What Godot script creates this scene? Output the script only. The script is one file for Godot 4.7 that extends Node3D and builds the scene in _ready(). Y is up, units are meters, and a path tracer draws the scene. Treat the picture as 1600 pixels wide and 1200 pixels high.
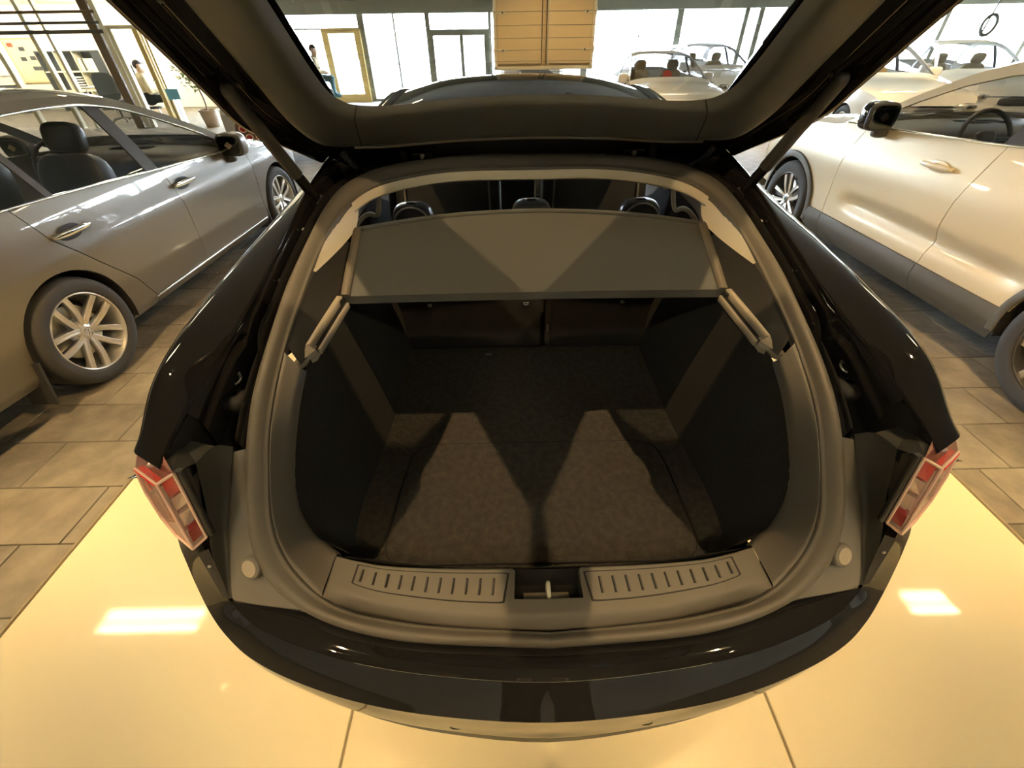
extends Node3D

const CAM_POS := Vector3(-0.077, 1.675, 0.0)
const CAM_ROT := Vector3(-39.02, -0.296, -0.93)
const CAM_FOV := 83.72
const FLOOR_Y := -0.037

var M := {}
var taken := {}

func _ready() -> void:
	setup_camera_and_light()
	make_materials()
	build_room()
	build_floor()
	build_platform()
	build_black_car()
	build_grey_car()
	build_beige_car()
	build_back_cars()
	build_truck()
	build_office()
	build_people()
	build_details()

func setup_camera_and_light() -> void:
	var cam := Camera3D.new()
	cam.name = "camera"
	cam.fov = CAM_FOV
	cam.near = 0.03
	cam.far = 300.0
	cam.position = CAM_POS
	cam.rotation_degrees = CAM_ROT
	add_child(cam)
	cam.current = true
	var env := Environment.new()
	var sky := Sky.new()
	var sm := ProceduralSkyMaterial.new()
	sm.sky_top_color = Color(0.82, 0.91, 1.0)
	sm.sky_horizon_color = Color(0.92, 0.97, 1.0)
	sm.ground_bottom_color = Color(0.75, 0.74, 0.7)
	sm.ground_horizon_color = Color(0.95, 0.94, 0.9)
	sm.sky_energy_multiplier = 5.6
	sm.ground_energy_multiplier = 2.8
	sky.sky_material = sm
	env.background_mode = Environment.BG_SKY
	env.sky = sky
	env.tonemap_mode = Environment.TONE_MAPPER_LINEAR
	env.tonemap_exposure = 1.85
	env.sdfgi_enabled = true
	env.ssao_enabled = true
	env.ssil_enabled = true
	var we := WorldEnvironment.new()
	we.name = "world_environment"
	we.environment = env
	add_child(we)

# ---------------------------------------------------------------- helpers
func numbered(called: String) -> String:
	if not taken.has(called):
		taken[called] = 0
		return called
	taken[called] += 1
	return "%s_%03d" % [called, taken[called]]

func tag(o: Node, label: String, category: String, group := "", kind := "") -> void:
	if label != "":
		o.set_meta("label", label)
	if category != "":
		o.set_meta("category", category)
	if group != "":
		o.set_meta("group", group)
	if kind != "":
		o.set_meta("kind", kind)

func thing(called: String, label: String, category: String, at := Vector3.ZERO, turn := 0.0, group := "") -> Node3D:
	var o := Node3D.new()
	o.name = numbered(called)
	add_child(o, true)
	o.position = at
	o.rotation.y = turn
	tag(o, label, category, group)
	return o

func part(called: String, mesh: Mesh, m: Material, parent: Node, xf := Transform3D.IDENTITY) -> MeshInstance3D:
	var o := MeshInstance3D.new()
	o.name = called if parent != self else numbered(called)
	o.mesh = mesh
	o.material_override = null
	if mesh is PrimitiveMesh:
		o.material_override = m
	else:
		for i in mesh.get_surface_count():
			o.set_surface_override_material(i, m)
	o.transform = xf
	parent.add_child(o, true)
	return o

func structure(called: String, mesh: Mesh, m: Material, label: String, category: String, xf := Transform3D.IDENTITY) -> MeshInstance3D:
	var o := part(called, mesh, m, self, xf)
	tag(o, label, category, "", "structure")
	return o

func at(x: float, y: float, z: float) -> Transform3D:
	return Transform3D(Basis.IDENTITY, Vector3(x, y, z))

func along_x() -> Basis:
	return Basis(Vector3(0, 0, 1), -PI / 2)

class MB:
	var v := PackedVector3Array()
	var n := PackedVector3Array()
	var idx := PackedInt32Array()
	func vert(p: Vector3, nn: Vector3) -> int:
		v.append(p)
		n.append(nn)
		return v.size() - 1
	func tri_i(a: int, b: int, c: int) -> void:
		var g := (v[c] - v[a]).cross(v[b] - v[a])
		if g.dot(n[a] + n[b] + n[c]) >= 0.0:
			idx.append_array([a, b, c])
		else:
			idx.append_array([a, c, b])
	func tri(a: Vector3, b: Vector3, c: Vector3, out := Vector3.ZERO) -> void:
		var g := (c - a).cross(b - a)
		if g.length_squared() < 1e-16:
			return
		g = g.normalized()
		if out != Vector3.ZERO and g.dot(out) < 0.0:
			g = -g
		var i := vert(a, g)
		vert(b, g)
		vert(c, g)
		tri_i(i, i + 1, i + 2)
	func quad(a: Vector3, b: Vector3, c: Vector3, d: Vector3, out := Vector3.ZERO) -> void:
		tri(a, b, c, out)
		tri(a, c, d, out)
	func add(mesh: ArrayMesh, xf: Transform3D) -> void:
		for s in mesh.get_surface_count():
			var arr := mesh.surface_get_arrays(s)
			var off := v.size()
			var vv: PackedVector3Array = arr[Mesh.ARRAY_VERTEX]
			var nn: PackedVector3Array = arr[Mesh.ARRAY_NORMAL]
			var flip := xf.basis.determinant() < 0.0
			var nb := xf.basis.inverse().transposed()
			for i in vv.size():
				v.append(xf * vv[i])
				n.append((nb * nn[i]).normalized())
			var ii: PackedInt32Array = arr[Mesh.ARRAY_INDEX]
			for k in range(0, ii.size(), 3):
				if flip:
					idx.append_array([off + ii[k], off + ii[k + 2], off + ii[k + 1]])
				else:
					idx.append_array([off + ii[k], off + ii[k + 1], off + ii[k + 2]])
	func done() -> ArrayMesh:
		var m := ArrayMesh.new()
		if v.size() == 0 or idx.size() == 0:
			v = PackedVector3Array([Vector3.ZERO, Vector3(0.001, 0, 0), Vector3(0, 0.001, 0)])
			n = PackedVector3Array([Vector3.UP, Vector3.UP, Vector3.UP])
			idx = PackedInt32Array([0, 1, 2])
		var arr := []
		arr.resize(Mesh.ARRAY_MAX)
		arr[Mesh.ARRAY_VERTEX] = v
		arr[Mesh.ARRAY_NORMAL] = n
		arr[Mesh.ARRAY_INDEX] = idx
		m.add_surface_from_arrays(Mesh.PRIMITIVE_TRIANGLES, arr)
		return m

func join(list: Array) -> ArrayMesh:
	var b := MB.new()
	for e in list:
		b.add(e[0], e[1])
	return b.done()

func moved(mesh: ArrayMesh, xf: Transform3D) -> ArrayMesh:
	return join([[mesh, xf]])

func pv(a: Array) -> PackedVector3Array:
	var r := PackedVector3Array()
	for e in a:
		r.append(e if e is Vector3 else Vector3(e[0], e[1], e[2]))
	return r

func p2(a: Array) -> PackedVector2Array:
	var r := PackedVector2Array()
	for e in a:
		r.append(Vector2(e[0], e[1]))
	return r

# Catmull-Rom through the points, k steps per segment
func smooth_line(p: PackedVector3Array, k: int, closed := false) -> PackedVector3Array:
	var r := PackedVector3Array()
	var c := p.size()
	if k <= 1:
		return p
	var segs := c if closed else c - 1
	for i in segs:
		var p1 := p[i]
		var q2 := p[(i + 1) % c]
		var p0: Vector3 = p[(i - 1 + c) % c] if closed or i > 0 else p1 * 2.0 - q2
		var q3: Vector3 = p[(i + 2) % c] if closed or i + 2 < c else q2 * 2.0 - p1
		for j in k:
			r.append(p1.cubic_interpolate(q2, p0, q3, float(j) / k))
	if not closed:
		r.append(p[c - 1])
	return r

func mirror_line(p: PackedVector3Array) -> PackedVector3Array:
	var r := PackedVector3Array()
	for e in p:
		r.append(Vector3(-e.x, e.y, e.z))
	return r

# from the half with x >= 0 (first point on the middle) to the whole line, left end first
func both_sides(p: PackedVector3Array) -> PackedVector3Array:
	var r := PackedVector3Array()
	for i in range(p.size() - 1, 0, -1):
		r.append(Vector3(-p[i].x, p[i].y, p[i].z))
	for e in p:
		r.append(e)
	return r

# the whole line through the mirrored points, smooth across the middle
func sym(p: PackedVector3Array, k: int) -> PackedVector3Array:
	return smooth_line(both_sides(p), k)

func grid(rows: Array, wrap_rows := false, wrap_cols := false) -> ArrayMesh:
	var b := MB.new()
	var rn := rows.size()
	var cn: int = rows[0].size()
	for i in rn:
		for j in cn:
			var i0 := (i - 1 + rn) % rn if wrap_rows else maxi(i - 1, 0)
			var i1 := (i + 1) % rn if wrap_rows else mini(i + 1, rn - 1)
			var j0 := (j - 1 + cn) % cn if wrap_cols else maxi(j - 1, 0)
			var j1 := (j + 1) % cn if wrap_cols else mini(j + 1, cn - 1)
			var du: Vector3 = rows[i][j1] - rows[i][j0]
			var dv: Vector3 = rows[i1][j] - rows[i0][j]
			var g := du.cross(dv)
			if g.length_squared() < 1e-18:
				g = Vector3.UP
			b.vert(rows[i][j], g.normalized())
	for i in (rn if wrap_rows else rn - 1):
		for j in (cn if wrap_cols else cn - 1):
			var a := i * cn + j
			var bb := i * cn + (j + 1) % cn
			var c := ((i + 1) % rn) * cn + (j + 1) % cn
			var d := ((i + 1) % rn) * cn + j
			b.idx.append_array([a, c, bb, a, d, c])
	return b.done()

func loft(ctrl: Array, ku: int, kv: int, wrap_cols := false) -> ArrayMesh:
	var rows := []
	for r in ctrl:
		rows.append(smooth_line(r if r is PackedVector3Array else pv(r), ku, wrap_cols))
	if kv <= 1:
		return grid(rows, false, wrap_cols)
	var cols: int = rows[0].size()
	var out := []
	for j in cols:
		var col := PackedVector3Array()
		for r in rows:
			col.append(r[j])
		col = smooth_line(col, kv)
		for i in col.size():
			if out.size() <= i:
				out.append(PackedVector3Array())
			out[i].append(col[i])
	return grid(out, false, wrap_cols)

# sweep a closed 2D outline along a path
func sweep(path: PackedVector3Array, outline: PackedVector2Array, closed := false, up := Vector3.UP, caps := true) -> ArrayMesh:
	var rows := []
	var c := path.size()
	for i in c:
		var t: Vector3
		if closed:
			t = path[(i + 1) % c] - path[(i - 1 + c) % c]
		else:
			t = path[mini(i + 1, c - 1)] - path[maxi(i - 1, 0)]
		t = t.normalized()
		var side := t.cross(up)
		if side.length() < 0.05:
			side = t.cross(Vector3(0.3, 0.2, 1).normalized())
		side = side.normalized()
		var u := side.cross(t).normalized()
		var row := PackedVector3Array()
		for q in outline:
			row.append(path[i] + side * q.x + u * q.y)
		rows.append(row)
	var m := grid(rows, closed, true)
	if closed or not caps:
		return m
	var b := MB.new()
	b.add(m, Transform3D.IDENTITY)
	for e in [0, c - 1]:
		var mid := Vector3.ZERO
		for q in rows[e]:
			mid += q
		mid /= rows[e].size()
		var out: Vector3 = path[0] - path[1] if e == 0 else path[c - 1] - path[c - 2]
		for j in outline.size():
			b.tri(mid, rows[e][j], rows[e][(j + 1) % outline.size()], out)
	return b.done()

func ring2(r: float, n := 8, ry := -1.0) -> PackedVector2Array:
	var o := PackedVector2Array()
	for i in n:
		var a := TAU * i / n
		o.append(Vector2(cos(a) * r, sin(a) * (r if ry < 0.0 else ry)))
	return o

func tube(path: PackedVector3Array, r: float, n := 8, closed := false) -> ArrayMesh:
	return sweep(path, ring2(r, n), closed, Vector3(0.13, 1, 0.21).normalized())

func line(a: Vector3, b: Vector3) -> PackedVector3Array:
	return PackedVector3Array([a, b])

func rod(a: Vector3, b: Vector3, r: float, n := 8) -> ArrayMesh:
	return tube(PackedVector3Array([a, b]), r, n)

# box with chamfered edges, centred
func box(sx: float, sy: float, sz: float, c := 0.004) -> ArrayMesh:
	var b := MB.new()
	var h := Vector3(sx, sy, sz) * 0.5
	c = minf(c, minf(h.x, minf(h.y, h.z)) * 0.9)
	var i := h - Vector3(c, c, c)
	for ax in 3:
		for s: float in [-1.0, 1.0]:
			var u := (ax + 1) % 3
			var w := (ax + 2) % 3
			var q := []
			for k in [[-1, -1], [1, -1], [1, 1], [-1, 1]]:
				var p := Vector3.ZERO
				p[ax] = h[ax] * s
				p[u] = i[u] * k[0]
				p[w] = i[w] * k[1]
				q.append(p)
			var o := Vector3.ZERO
			o[ax] = s
			b.quad(q[0], q[1], q[2], q[3], o)
	for ax in 3:
		var u := (ax + 1) % 3
		var w := (ax + 2) % 3
		for su in [-1.0, 1.0]:
			for sw in [-1.0, 1.0]:
				var q := []
				for k in [[-1, 0], [1, 0], [1, 1], [-1, 1]]:
					var p := Vector3.ZERO
					p[ax] = i[ax] * k[0]
					p[u] = (h[u] if k[1] == 0 else i[u]) * su
					p[w] = (i[w] if k[1] == 0 else h[w]) * sw
					q.append(p)
				var o := Vector3.ZERO
				o[u] = su
				o[w] = sw
				b.quad(q[0], q[1], q[2], q[3], o)
	for a in [-1.0, 1.0]:
		for d in [-1.0, 1.0]:
			for e in [-1.0, 1.0]:
				b.tri(Vector3(h.x * a, i.y * d, i.z * e), Vector3(i.x * a, h.y * d, i.z * e), Vector3(i.x * a, i.y * d, h.z * e), Vector3(a, d, e))
	return b.done()

# a flat outline in x, y made thick along z (from 0 to depth)
func prism(poly: PackedVector2Array, depth: float) -> ArrayMesh:
	var b := MB.new()
	var t := Geometry2D.triangulate_polygon(poly)
	for k in range(0, t.size(), 3):
		for z: float in [0.0, depth]:
			b.tri(Vector3(poly[t[k]].x, poly[t[k]].y, z), Vector3(poly[t[k + 1]].x, poly[t[k + 1]].y, z), Vector3(poly[t[k + 2]].x, poly[t[k + 2]].y, z), Vector3(0, 0, -1.0 if (z == 0.0) == (depth > 0.0) else 1.0))
	var ccw := not Geometry2D.is_polygon_clockwise(poly)
	for i in poly.size():
		var a := poly[i]
		var c := poly[(i + 1) % poly.size()]
		var o := Vector2(c.y - a.y, a.x - c.x) * (1.0 if ccw else -1.0)
		b.quad(Vector3(a.x, a.y, 0), Vector3(c.x, c.y, 0), Vector3(c.x, c.y, depth), Vector3(a.x, a.y, depth), Vector3(o.x, o.y, 0))
	return b.done()

# a solid given by a list of polygons (any corner order)
func facets(faces: Array, mid: Vector3) -> ArrayMesh:
	var b := MB.new()
	for f in faces:
		var p := pv(f)
		var c := Vector3.ZERO
		for q in p:
			c += q
		c /= p.size()
		for i in range(1, p.size() - 1):
			b.tri(p[0], p[i], p[i + 1], c - mid)
	return b.done()

# turned round the y axis: points are (radius, y)
func lathe(prof: Array, n := 24) -> ArrayMesh:
	var rows := []
	for q in prof:
		var row := PackedVector3Array()
		for i in n:
			var a := TAU * i / n
			row.append(Vector3(cos(a) * q[0], q[1], sin(a) * q[0]))
		rows.append(row)
	return grid(rows, false, true)

# turned round the x axis: points are (x, radius)
func lathe_x(prof: Array, n := 40) -> ArrayMesh:
	var rows := []
	for q in prof:
		var row := PackedVector3Array()
		for i in n:
			var a := TAU * i / n
			row.append(Vector3(q[0], cos(a) * q[1], -sin(a) * q[1]))
		rows.append(row)
	return grid(rows, false, true)

# rounded solid between a ball and a block
func pillow(sx: float, sy: float, sz: float, e := 0.5, n := 14) -> ArrayMesh:
	var rows := []
	for i in n + 1:
		var v := -PI / 2 + PI * i / n
		var row := PackedVector3Array()
		for j in n * 2:
			var u := TAU * j / (n * 2)
			var cv := signf(cos(v)) * pow(absf(cos(v)), e)
			var sv := signf(sin(v)) * pow(absf(sin(v)), e)
			row.append(Vector3(cv * signf(cos(u)) * pow(absf(cos(u)), e) * sx * 0.5, sv * sy * 0.5, cv * signf(sin(u)) * pow(absf(sin(u)), e) * sz * 0.5))
		rows.append(row)
	return grid(rows, false, true)

# smooth curve through a table of [x, y]
func spl(t: Array, v: float) -> float:
	var c := t.size()
	if v <= t[0][0]:
		return t[0][1]
	if v >= t[c - 1][0]:
		return t[c - 1][1]
	var i := 0
	while v > t[i + 1][0]:
		i += 1
	var h: float = t[i + 1][0] - t[i][0]
	var d: float = (t[i + 1][1] - t[i][1]) / h
	var m0 := d
	var m1 := d
	if i > 0:
		var dp: float = (t[i][1] - t[i - 1][1]) / (t[i][0] - t[i - 1][0])
		m0 = 0.0 if dp * d <= 0.0 else 2.0 * dp * d / (dp + d)
	if i + 2 < c:
		var dn: float = (t[i + 2][1] - t[i + 1][1]) / (t[i + 2][0] - t[i + 1][0])
		m1 = 0.0 if dn * d <= 0.0 else 2.0 * dn * d / (dn + d)
	var s: float = (v - t[i][0]) / h
	var s2 := s * s
	var s3 := s2 * s
	return (2 * s3 - 3 * s2 + 1) * t[i][1] + (s3 - 2 * s2 + s) * h * m0 + (3 * s2 - 2 * s3) * t[i + 1][1] + (s3 - s2) * h * m1

# a piece of sheet: the outline poly (in a, b) laid on the surface f(a, b), with an edge turned in by thick
func panel(poly: PackedVector2Array, f: Callable, cell: float, out: Vector3, thick := 0.01) -> ArrayMesh:
	var mb := MB.new()
	if poly.size() < 3:
		return mb.done()
	var e := 0.004
	var norm := func(q: Vector2) -> Vector3:
		var g: Vector3 = (f.call(q.x + e, q.y) - f.call(q.x - e, q.y)).cross(f.call(q.x, q.y + e) - f.call(q.x, q.y - e))
		if g.length_squared() < 1e-20:
			return out
		g = g.normalized()
		return g if g.dot(out) > 0.0 else -g
	var lo := poly[0]
	var hi := poly[0]
	for q in poly:
		lo = lo.min(q)
		hi = hi.max(q)
	var n := poly.size()
	var nx := int(ceil((hi.x - lo.x) / cell))
	var ny := int(ceil((hi.y - lo.y) / cell))
	var cache := {}
	var key_vert := func(q: Vector2) -> int:
		var k := Vector2i(roundi(q.x * 20000.0), roundi(q.y * 20000.0))
		if not cache.has(k):
			cache[k] = mb.vert(f.call(q.x, q.y), norm.call(q))
		return cache[k]
	for i in nx:
		for j in ny:
			var r := Rect2(lo.x + i * cell, lo.y + j * cell, cell, cell)
			var crossed := false
			for k in n:
				var a := poly[k]
				var c := poly[(k + 1) % n]
				if maxf(a.x, c.x) < r.position.x or minf(a.x, c.x) > r.end.x or maxf(a.y, c.y) < r.position.y or minf(a.y, c.y) > r.end.y:
					continue
				crossed = true
				break
			var sq := PackedVector2Array([r.position, Vector2(r.end.x, r.position.y), r.end, Vector2(r.position.x, r.end.y)])
			if not crossed:
				if Geometry2D.is_point_in_polygon(r.get_center(), poly):
					var q0: int = key_vert.call(sq[0])
					var q1: int = key_vert.call(sq[1])
					var q2: int = key_vert.call(sq[2])
					var q3: int = key_vert.call(sq[3])
					mb.tri_i(q0, q1, q2)
					mb.tri_i(q0, q2, q3)
				continue
			for piece in Geometry2D.intersect_polygons(sq, poly):
				var t := Geometry2D.triangulate_polygon(piece)
				for k in range(0, t.size(), 3):
					var v0: int = key_vert.call(piece[t[k]])
					var v1: int = key_vert.call(piece[t[k + 1]])
					var v2: int = key_vert.call(piece[t[k + 2]])
					if v0 != v1 and v1 != v2 and v0 != v2:
						mb.tri_i(v0, v1, v2)
	if thick > 0.0:
		for k in n:
			var a := poly[k]
			var c := poly[(k + 1) % n]
			var steps := maxi(1, int(ceil(a.distance_to(c) / cell)))
			for s in steps:
				var q0 := a.lerp(c, float(s) / steps)
				var q1 := a.lerp(c, float(s + 1) / steps)
				var w0: Vector3 = f.call(q0.x, q0.y)
				var w1: Vector3 = f.call(q1.x, q1.y)
				mb.quad(w0, w1, w1 - norm.call(q1) * thick, w0 - norm.call(q0) * thick)
	return mb.done()

func biggest(polys: Array) -> PackedVector2Array:
	var best := PackedVector2Array()
	var most := 0.0
	for p in polys:
		var a := 0.0
		for i in p.size():
			a += p[i].cross(p[(i + 1) % p.size()])
		if absf(a) > most:
			most = absf(a)
			best = p
	return best

func cut(a: PackedVector2Array, b: PackedVector2Array) -> PackedVector2Array:
	return biggest(Geometry2D.intersect_polygons(a, b))

func minus(a: PackedVector2Array, b: PackedVector2Array) -> PackedVector2Array:
	return biggest(Geometry2D.clip_polygons(a, b))

func shrink(a: PackedVector2Array, d: float) -> PackedVector2Array:
	return biggest(Geometry2D.offset_polygon(a, -d, Geometry2D.JOIN_MITER))

func circle2(c: Vector2, r: float, n := 40) -> PackedVector2Array:
	var o := PackedVector2Array()
	for i in n:
		o.append(c + Vector2(cos(TAU * i / n), sin(TAU * i / n)) * r)
	return o

# outline with round corners
func rounded(poly: PackedVector2Array, r: float, k := 4) -> PackedVector2Array:
	var o := PackedVector2Array()
	var n := poly.size()
	for i in n:
		var p := poly[i]
		var a := (poly[(i - 1 + n) % n] - p)
		var b := (poly[(i + 1) % n] - p)
		var ra := minf(r, minf(a.length(), b.length()) * 0.45)
		var s := p + a.normalized() * ra
		var t := p + b.normalized() * ra
		for j in k + 1:
			var w := float(j) / k
			o.append(s.lerp(p, w).lerp(p.lerp(t, w), w))
	return o

# ---------------------------------------------------------------- soft bodies (smooth union of tapered bones, meshed as surface nets)
func bone_dist(p: Vector3, b: Array) -> float:
	var a: Vector3 = b[0]
	var ab: Vector3 = b[1] - a
	var t := clampf((p - a).dot(ab) / maxf(ab.length_squared(), 1e-9), 0.0, 1.0)
	return p.distance_to(a + ab * t) - lerpf(b[2], b[3], t)

func bones_mesh(bones: Array, cell: float, soft: float, grow := 0.0) -> ArrayMesh:
	var lo := Vector3.INF
	var hi := -Vector3.INF
	for b in bones:
		var r := maxf(b[2], b[3]) + grow + cell * 2.0 + soft * 0.3
		for k in 2:
			lo = lo.min(b[k] - Vector3.ONE * r)
			hi = hi.max(b[k] + Vector3.ONE * r)
	var d := Vector3i(((hi - lo) / cell).ceil()) + Vector3i.ONE
	var val := PackedFloat32Array()
	val.resize(d.x * d.y * d.z)
	val.fill(1e3)
	for b in bones:
		var r := maxf(b[2], b[3]) + grow + soft + cell * 2.0
		var l := Vector3i(((b[0].min(b[1]) - Vector3.ONE * r - lo) / cell).floor()).clamp(Vector3i.ZERO, d - Vector3i.ONE)
		var h := Vector3i(((b[0].max(b[1]) + Vector3.ONE * r - lo) / cell).ceil()).clamp(Vector3i.ZERO, d - Vector3i.ONE)
		for z in range(l.z, h.z + 1):
			for y in range(l.y, h.y + 1):
				for x in range(l.x, h.x + 1):
					var q := bone_dist(lo + Vector3(x, y, z) * cell, b) - grow
					var i := (z * d.y + y) * d.x + x
					var o := val[i]
					var hh := maxf(soft - absf(o - q), 0.0) / soft
					val[i] = minf(o, q) - hh * hh * soft * 0.25
	var mb := MB.new()
	var at_cell := {}
	var step := [1, d.x, d.x * d.y]
	for z in d.z - 1:
		for y in d.y - 1:
			for x in d.x - 1:
				var i := (z * d.y + y) * d.x + x
				var mask := 0
				var corner := []
				for k in 8:
					var w := val[i + (k & 1) + ((k >> 1) & 1) * d.x + (k >> 2) * d.x * d.y]
					corner.append(w)
					if w < 0.0:
						mask |= 1 << k
				if mask == 0 or mask == 255:
					continue
				var sum := Vector3.ZERO
				var cnt := 0
				for k in 8:
					for ax in 3:
						var k2 := k | (1 << ax)
						if k2 == k or (corner[k] < 0.0) == (corner[k2] < 0.0):
							continue
						var t: float = corner[k] / (corner[k] - corner[k2])
						var pk := Vector3(k & 1, (k >> 1) & 1, k >> 2)
						var e := Vector3.ZERO
						e[ax] = t
						sum += pk + e
						cnt += 1
				var g := Vector3(corner[1] + corner[3] + corner[5] + corner[7] - corner[0] - corner[2] - corner[4] - corner[6], corner[2] + corner[3] + corner[6] + corner[7] - corner[0] - corner[1] - corner[4] - corner[5], corner[4] + corner[5] + corner[6] + corner[7] - corner[0] - corner[1] - corner[2] - corner[3])
				at_cell[i] = mb.vert(lo + (Vector3(x, y, z) + sum / cnt) * cell, g.normalized())
	for i in at_cell:
		for ax in 3:
			var j: int = i + step[ax]
			if (val[i] < 0.0) == (val[j] < 0.0):
				continue
			var u: int = step[(ax + 1) % 3]
			var w: int = step[(ax + 2) % 3]
			if at_cell.has(i - u) and at_cell.has(i - w) and at_cell.has(i - u - w):
				mb.tri_i(at_cell[i], at_cell[i - u], at_cell[i - u - w])
				mb.tri_i(at_cell[i], at_cell[i - u - w], at_cell[i - w])
	return mb.done()

# ---------------------------------------------------------------- materials
func mat(key: String, c: Color, rough: float, metal := 0.0, coat := 0.0) -> StandardMaterial3D:
	var m := StandardMaterial3D.new()
	m.albedo_color = c
	m.roughness = rough
	m.metallic = metal
	if coat > 0.0:
		m.clearcoat_enabled = true
		m.clearcoat = coat
		m.clearcoat_roughness = 0.03
	m.resource_name = key
	M[key] = m
	return m

func lin(r: float, g: float, b: float) -> Color:
	return Color(r, g, b).linear_to_srgb()

func noise_tex(seed_: int, freq: float, lo: Color, hi: Color, octaves := 4, size := 512) -> ImageTexture:
	var f := FastNoiseLite.new()
	f.seed = seed_
	f.frequency = freq
	f.fractal_octaves = octaves
	f.noise_type = FastNoiseLite.TYPE_SIMPLEX_SMOOTH
	var src := f.get_seamless_image(size, size)
	var im := Image.create(size, size, false, Image.FORMAT_RGB8)
	for y in size:
		for x in size:
			im.set_pixel(x, y, lo.lerp(hi, src.get_pixel(x, y).r))
	return ImageTexture.create_from_image(im)

func grain(m: StandardMaterial3D, seed_: int, freq: float, lo: Color, hi: Color, scale: float, bump := 0.0, bump_seed := 0) -> void:
	m.albedo_color = Color.WHITE
	m.albedo_texture = noise_tex(seed_, freq, lo, hi)
	m.uv1_triplanar = true
	m.uv1_world_triplanar = true
	m.uv1_scale = Vector3.ONE * scale
	if bump > 0.0:
		relief(m, seed_ + 7 + bump_seed, freq * 3.0, bump)

func relief(m: StandardMaterial3D, seed_: int, freq: float, bump: float) -> void:
	var f := FastNoiseLite.new()
	f.seed = seed_
	f.frequency = freq
	f.fractal_octaves = 3
	var im := f.get_seamless_image(512, 512)
	im.convert(Image.FORMAT_RGB8)
	im.bump_map_to_normal_map(bump)
	m.normal_enabled = true
	m.normal_texture = ImageTexture.create_from_image(im)
	m.normal_scale = 1.0

func pane(key: String, c: Color, alpha: float) -> StandardMaterial3D:
	var m := mat(key, c, 0.02)
	m.albedo_color = Color(c.r, c.g, c.b, alpha)
	m.transparency = BaseMaterial3D.TRANSPARENCY_ALPHA
	return m

func glow(key: String, c: Color, e: float) -> StandardMaterial3D:
	var m := mat(key, c, 0.6)
	m.emission_enabled = true
	m.emission = c
	m.emission_energy_multiplier = e
	return m

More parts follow.
